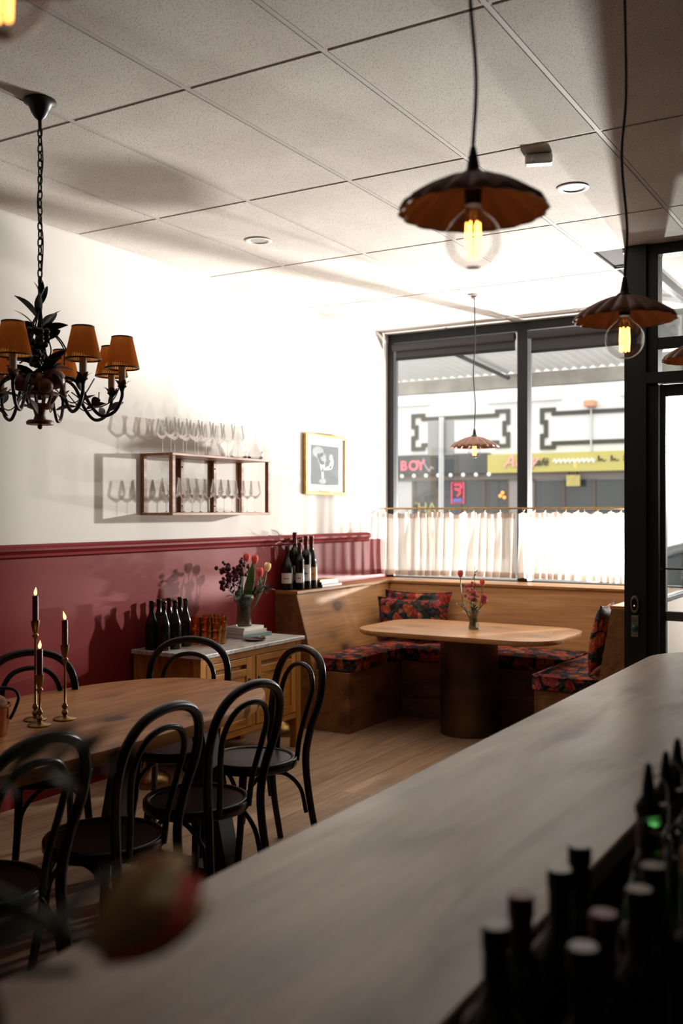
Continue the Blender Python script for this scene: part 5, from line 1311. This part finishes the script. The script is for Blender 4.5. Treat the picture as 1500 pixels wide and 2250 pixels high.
# ================================================================== FLOWERS
def petal_mesh(name, mt, L, W, bulge=0.5):
    b = MB()
    def fn(u, v):
        a = (u - 0.5) * 1.9
        w = math.sin(PI * min(1, 0.10 + 0.86 * v)) ** 0.75
        r = W * (0.30 + 0.9 * math.sin(PI * (0.08 + 0.72 * v)) ** 0.8)
        return (r * math.sin(a * w), r * math.cos(a * w), v * L)
    return b.grid(fn, 6, 8).mesh(name, mt, 70)
PET = {'pink': petal_mesh('petal', M['tulip_pink'], 0.060, 0.020), 'cream': petal_mesh('petal', M['tulip_cream'], 0.060, 0.020)}
def tulip(base, tip, bend, kind, label, group, s=1.0, ptilt=None, leaf=True):
    base = Vector(base); tip = Vector(tip)
    t = thing('tulip', label, 'flower', base, 0, group)
    d = tip - base
    pts = smooth_path([Vector((0, 0, 0)), d * 0.35 + Vector(bend), d * 0.72 + Vector(bend) * 0.9, d], 6)
    MB().tube(pts, 0.0035, 8).build('stem', M['leaf'], t, smooth=60)
    ax = Vector(ptilt) if ptilt else (pts[-1] - pts[-3])
    q = ax.normalized().to_track_quat('Z', 'Y')
    hd = MB().ball((0, 0, 0.008), 0.008, 10, 6).build('flower_head', M['leaf'], t, smooth=60)
    hd.location = d; hd.rotation_mode = 'QUATERNION'; hd.rotation_quaternion = q; hd.scale = (s, s, s)
    for k in range(6):
        kk = kind if isinstance(kind, str) else kind[k % len(kind)]
        put('petal', PET[kk], hd, (0, 0, 0.002 * (k % 2)), (0, 0, k * PI / 3), (1.0 if k % 2 else 0.9,) * 2 + (1.0,))
    return t
def sprig(base, tip, bend, kind, n, L, label, group, name='leaf_sprig', start=0.3, seed=0, flower=None, r=0.002):
    rn = random.Random(seed)
    base = Vector(base); d = Vector(tip) - base
    t = thing(name, label, 'foliage' if not flower else 'flower', base, 0, group)
    pts = smooth_path([Vector((0, 0, 0)), d * 0.4 + Vector(bend), d], 10)
    MB().tube(pts, r, 6).build('stem', M['leaf_dark'], t, smooth=60)
    for k in range(n):
        u = start + (1 - start) * (k + 0.5) / n
        i = int(u * (len(pts) - 1)); p = pts[i]
        tg = (pts[min(i + 1, len(pts) - 1)] - pts[max(i - 1, 0)]).normalized()
        sd = Vector((rn.uniform(-1, 1), rn.uniform(-1, 1), rn.uniform(-0.4, 0.4)))
        sd = (sd - tg * sd.dot(tg)).normalized()
        place_leaf(kind, t, p, tg * 0.9 + sd, L * rn.uniform(0.75, 1.15), rn.uniform(-0.6, 0.6))
    if flower:
        mt, cnt, rad, spread, where = flower
        me = MB().ball((0, 0, 0), rad, 8, 5).mesh('blossom', M[mt], 60)
        for k in range(cnt):
            o = put('blossom', me, t, d + Vector((rn.gauss(0, spread), rn.gauss(0, spread), rn.gauss(0, spread) + where)))
            o.scale = (rn.uniform(0.7, 1.3),) * 3
    return t
# vase on the books on the sideboard
VX, VY, VZ = -3.96, 5.37, SZ + 0.0706
t = thing('glass_vase', 'olive smoked glass vase with a bulging collar on the books', 'vase', (VX, VY, VZ))
MB().lathe([(0, 0.0), (0.050, 0.0), (0.053, 0.006), (0.048, 0.06), (0.044, 0.115), (0.045, 0.150), (0.062, 0.165), (0.070, 0.185), (0.064, 0.205), (0.056, 0.212), (0.053, 0.210), (0.060, 0.200), (0.066, 0.185), (0.058, 0.168), (0.041, 0.152), (0.040, 0.115), (0.044, 0.06), (0.047, 0.012), (0, 0.010)], 40).build('vase_glass', M['smoke_vase'], t, smooth=50)
TB = (VX, VY, VZ + 0.03)
g = 'flowers in the sideboard vase'
tulip(TB, (-3.955, 5.385, 1.235), (-0.012, -0.008, 0), 'pink', 'pink tulip standing straight up, leftmost in the sideboard vase', g)
tulip(TB, (-3.945, 5.475, 1.220), (0.0, 0.03, 0), 'pink', 'pink tulip upright beside the tallest one in the sideboard vase', g)
tulip(TB, (-3.90, 5.475, 1.135), (0.02, 0.03, 0), 'pink', 'low pink tulip leaning right in the sideboard vase', g)
tulip(TB, (-3.91, 5.56, 1.165), (0.015, 0.03, 0), 'cream', 'cream tulip leaning out to the right of the sideboard vase', g, ptilt=(0.1, 0.3, 1))
for k, (dx, dy, dz) in enumerate(((0.02, 0.02, 0.34), (0.04, -0.02, 0.30), (-0.02, 0.05, 0.28), (0.03, 0.05, 0.31))):
    tt = thing('tulip_leaf', ('upright tulip leaf in the middle of the sideboard vase', 'tulip leaf bending forward over the sideboard vase rim', 'tulip leaf close to the wall in the sideboard vase', 'tulip leaf leaning to the right in the sideboard vase')[k], 'leaf', TB, 0, g)
    place_leaf('blade', tt, (0, 0, 0.05), (dx, dy, dz), 0.29 + 0.02 * k, 0.4 * k, 'leaf_blade')
for k, (dx, dy, dz) in enumerate(((-0.01, -0.17, 0.37), (0.03, -0.13, 0.33), (0.0, -0.20, 0.30), (0.05, -0.10, 0.38))):
    sprig(TB, (VX + dx, VY + dy, VZ + dz), (0.01, -0.02, 0.05), 'dark', 7, 0.05, 'sprig of burgundy blossoms, %s of four at the left of the sideboard vase' % ORD[k], g, 'blossom_sprig', 0.5, 20 + k, ('mum', 18, 0.014, 0.026, 0.01))
for k, (dx, dy, dz) in enumerate(((0.05, 0.16, 0.29), (0.10, 0.10, 0.26), (0.05, -0.20, 0.22), (0.09, 0.17, 0.24))):
    sprig(TB, (VX + dx, VY + dy, VZ + dz), (0.01, 0.01, 0.08), 'dark', 11, 0.055, 'dark leafy sprig, %s of four spreading round the sideboard vase' % ORD[k], g, 'leaf_sprig', 0.45, 40 + k)

# vase on the booth table
BX, BY, BZ2 = -2.825, 6.575, 0.735
t = thing('glass_vase', 'small green glass vase on the booth table', 'vase', (BX, BY, BZ2))
MB().lathe([(0, 0.0), (0.034, 0.0), (0.037, 0.006), (0.030, 0.05), (0.027, 0.085), (0.030, 0.105), (0.044, 0.118), (0.047, 0.130), (0.040, 0.142), (0.037, 0.140), (0.042, 0.130), (0.026, 0.106), (0.023, 0.085), (0.026, 0.05), (0.031, 0.010), (0, 0.009)], 32).build('vase_glass', M['smoke_vase'], t, smooth=50)
MB().box(0.0, 0.003, -0.016, 0.016, 0.015, 0.05).build('paper_label', M['label_white'], t, (0.033, -0.008, 0.0), -0.4)
TB = (BX, BY, BZ2 + 0.02)
g = 'flowers in the booth table vase'
tulip(TB, (BX - 0.075, BY - 0.055, 1.105), (-0.02, -0.015, 0), 'pink', 'pink tulip rising left out of the booth table vase', g, 0.85)
tulip(TB, (BX + 0.05, BY + 0.04, 1.045), (0.015, 0.0, 0), 'pink', 'pink tulip at the right of the booth table vase', g, 0.8)
sprig(TB, (BX + 0.01, BY + 0.0, 1.185), (0.0, 0, 0), 'dark', 14, 0.045, 'slender olive sprig tallest in the booth table vase', g, 'leaf_sprig', 0.35, 71)
sprig(TB, (BX - 0.005, BY - 0.03, 0.985), (0, 0, 0), 'dark', 8, 0.05, 'bunch of dusty pink blossoms in the booth table vase', g, 'blossom_sprig', 0.4, 72, ('pink_mum', 22, 0.013, 0.032, 0.01))
sprig(TB, (BX - 0.10, BY - 0.09, 0.94), (0, 0, 0.03), 'silver', 8, 0.035, 'grey leaved sprig drooping left of the booth table vase', g, 'leaf_sprig', 0.4, 73)
sprig(TB, (BX + 0.02, BY - 0.05, 0.94), (0, 0, 0.03), 'green', 10, 0.06, 'green leaves packed round the booth table vase rim', g, 'leaf_sprig', 0.4, 74)
t = thing('protea', 'round pink protea at the right of the booth table vase', 'flower', TB, 0, g)
MB().tube(smooth_path([(0, 0, 0), (0.02, 0.0, 0.09), (0.075, 0.0, 0.165)], 6), 0.004, 8).build('stem', M['leaf'], t, smooth=60)
hd = MB().ball((0.082, -0.002, 0.185), 0.024, 14, 10).build('flower_head', M['pink_mum'], t, smooth=60)
pm = leaf_mesh('bract', M['protea'], 1, 0.34, 0.3, 0.1)
for k in range(26):
    a = k * 2.4; e = 0.25 + 0.65 * (k / 26)
    o = bpy.data.objects.new('bract', pm); COL.objects.link(o); o.parent = hd
    o.location = (0.078, -0.002, 0.178); o.rotation_mode = 'QUATERNION'
    o.rotation_quaternion = Vector((math.cos(a) * (1 - 0.7 * e) + 0.35, math.sin(a) * (1 - 0.7 * e) - 0.25, e)).to_track_quat('Y', 'Z'); o.scale = (0.058,) * 3

# vase of flowers on the counter beside the camera, mostly out of the frame
KX, KY = -0.86, 0.30
t = thing('glass_vase', 'glass vase of tulips on the near end of the bar counter', 'vase', (KX, KY, CZ))
MB().lathe([(0, 0.0), (0.045, 0.0), (0.048, 0.006), (0.042, 0.10), (0.050, 0.19), (0.047, 0.19), (0.039, 0.10), (0.044, 0.010), (0, 0.010)], 32).build('vase_glass', M['clear_bottle'], t, smooth=50)
TB = (KX, KY, CZ + 0.02)
g = 'flowers in the counter vase'
tulip(TB, (-0.468, 0.478, 1.285), (-0.03, -0.02, 0.16), ('pink', 'cream'), 'large blurred pink and cream tulip in the foreground', g, 1.22, ptilt=(0.80, 0.50, 0.75))
sprig(TB, (-0.535, 0.555, 1.376), (0.0, 0.01, 0.205), 'dark', 10, 0.06, 'blurred dark green sprig in front of the dining table', g, 'leaf_sprig', 0.62, 90, r=0.003)
sprig(TB, (-0.475, 0.462, 1.275), (-0.02, -0.02, 0.15), 'dark', 12, 0.085, 'blurred dark leaves at the bottom left of the counter', g, 'leaf_sprig', 0.5, 91, r=0.003)

# ================================================================== BAR BOTTLES
BLZ = 0.830
g = 'screw-cap wine bottles behind the bar'
wb = [(-0.402, 0.995, 'foil_black', 'foil_top', 'dark wine bottle with grey cap, nearest in the row along the counter', 0.298), (-0.420, 1.118, 'foil_red', 'foil_red', 'wine bottle with oxblood cap, second along the counter edge', 0.286),
      (-0.403, 1.208, 'foil_black', 'foil_top', 'dark wine bottle with grey cap, third along the counter edge', 0.292), (-0.412, 1.318, 'foil_black', 'foil_top', 'dark wine bottle with grey cap, fourth along the counter edge', 0.288),
      (-0.310, 1.005, 'foil_black', 'foil_top', 'dark bottle with broad pale cap, lowest in the picture behind the bar', 0.292), (-0.318, 1.105, 'foil_red', 'foil_red', 'wine bottle with dusty red cap in the inner row', 0.290),
      (-0.302, 1.198, 'foil_black', 'foil_top', 'dark wine bottle with grey cap in the inner row beside the red cap', 0.290), (-0.308, 1.292, 'foil_black', 'foil_top', 'dark wine bottle with grey cap in the inner row before the cork', 0.288)]
for (x, y, cp, disc, lab, h) in wb:
    bottle((x, y, BLZ), lab, g, h=h, r=0.037, style='bordeaux', capsule=cp, cap_disc=disc, neck=0.0130)
bottle((-0.272, 1.365, BLZ), 'bottle closed with a round cork stopper at the right edge', 'spirit bottles behind the bar', h=0.265, r=0.036, style='bordeaux', glass='dark_bottle2', top='cork')
g = 'spirit bottles with pourers behind the bar'
bottle((-0.345, 1.405, BLZ), 'short dark bottle with a black pourer in front of the green bottle', g, h=0.245, r=0.036, style='bordeaux', glass='dark_bottle', pourer=True)
bottle((-0.365, 1.50, BLZ), 'bright green bottle with a red neck band and black pourer', g, h=0.300, r=0.038, glass='green_bottle', pourer=True, capsule=None, neck=0.0155)
bottle((-0.360, 1.59, BLZ), 'clear spirit bottle with black pourer next to the green bottle', g, h=0.300, r=0.040, style='bordeaux', glass='clear_bottle', pourer=True)
bottle((-0.362, 1.68, BLZ), 'clear spirit bottle with black pourer, second from the green bottle', g, h=0.302, r=0.038, style='bordeaux', glass='clear_bottle', pourer=True)
bottle((-0.355, 1.765, BLZ), 'clear spirit bottle with black pourer, farthest at the right edge', g, h=0.302, r=0.038, style='bordeaux', glass='clear_bottle', pourer=True)
for o in list(bpy.data.objects):
    if o.get('label', '').startswith('bright green bottle'):
        MB().lathe([(0.0160, 0.242), (0.0168, 0.243), (0.0168, 0.278), (0.0160, 0.279)], 22).build('neck_band', M['foil_red'], o, smooth=40)
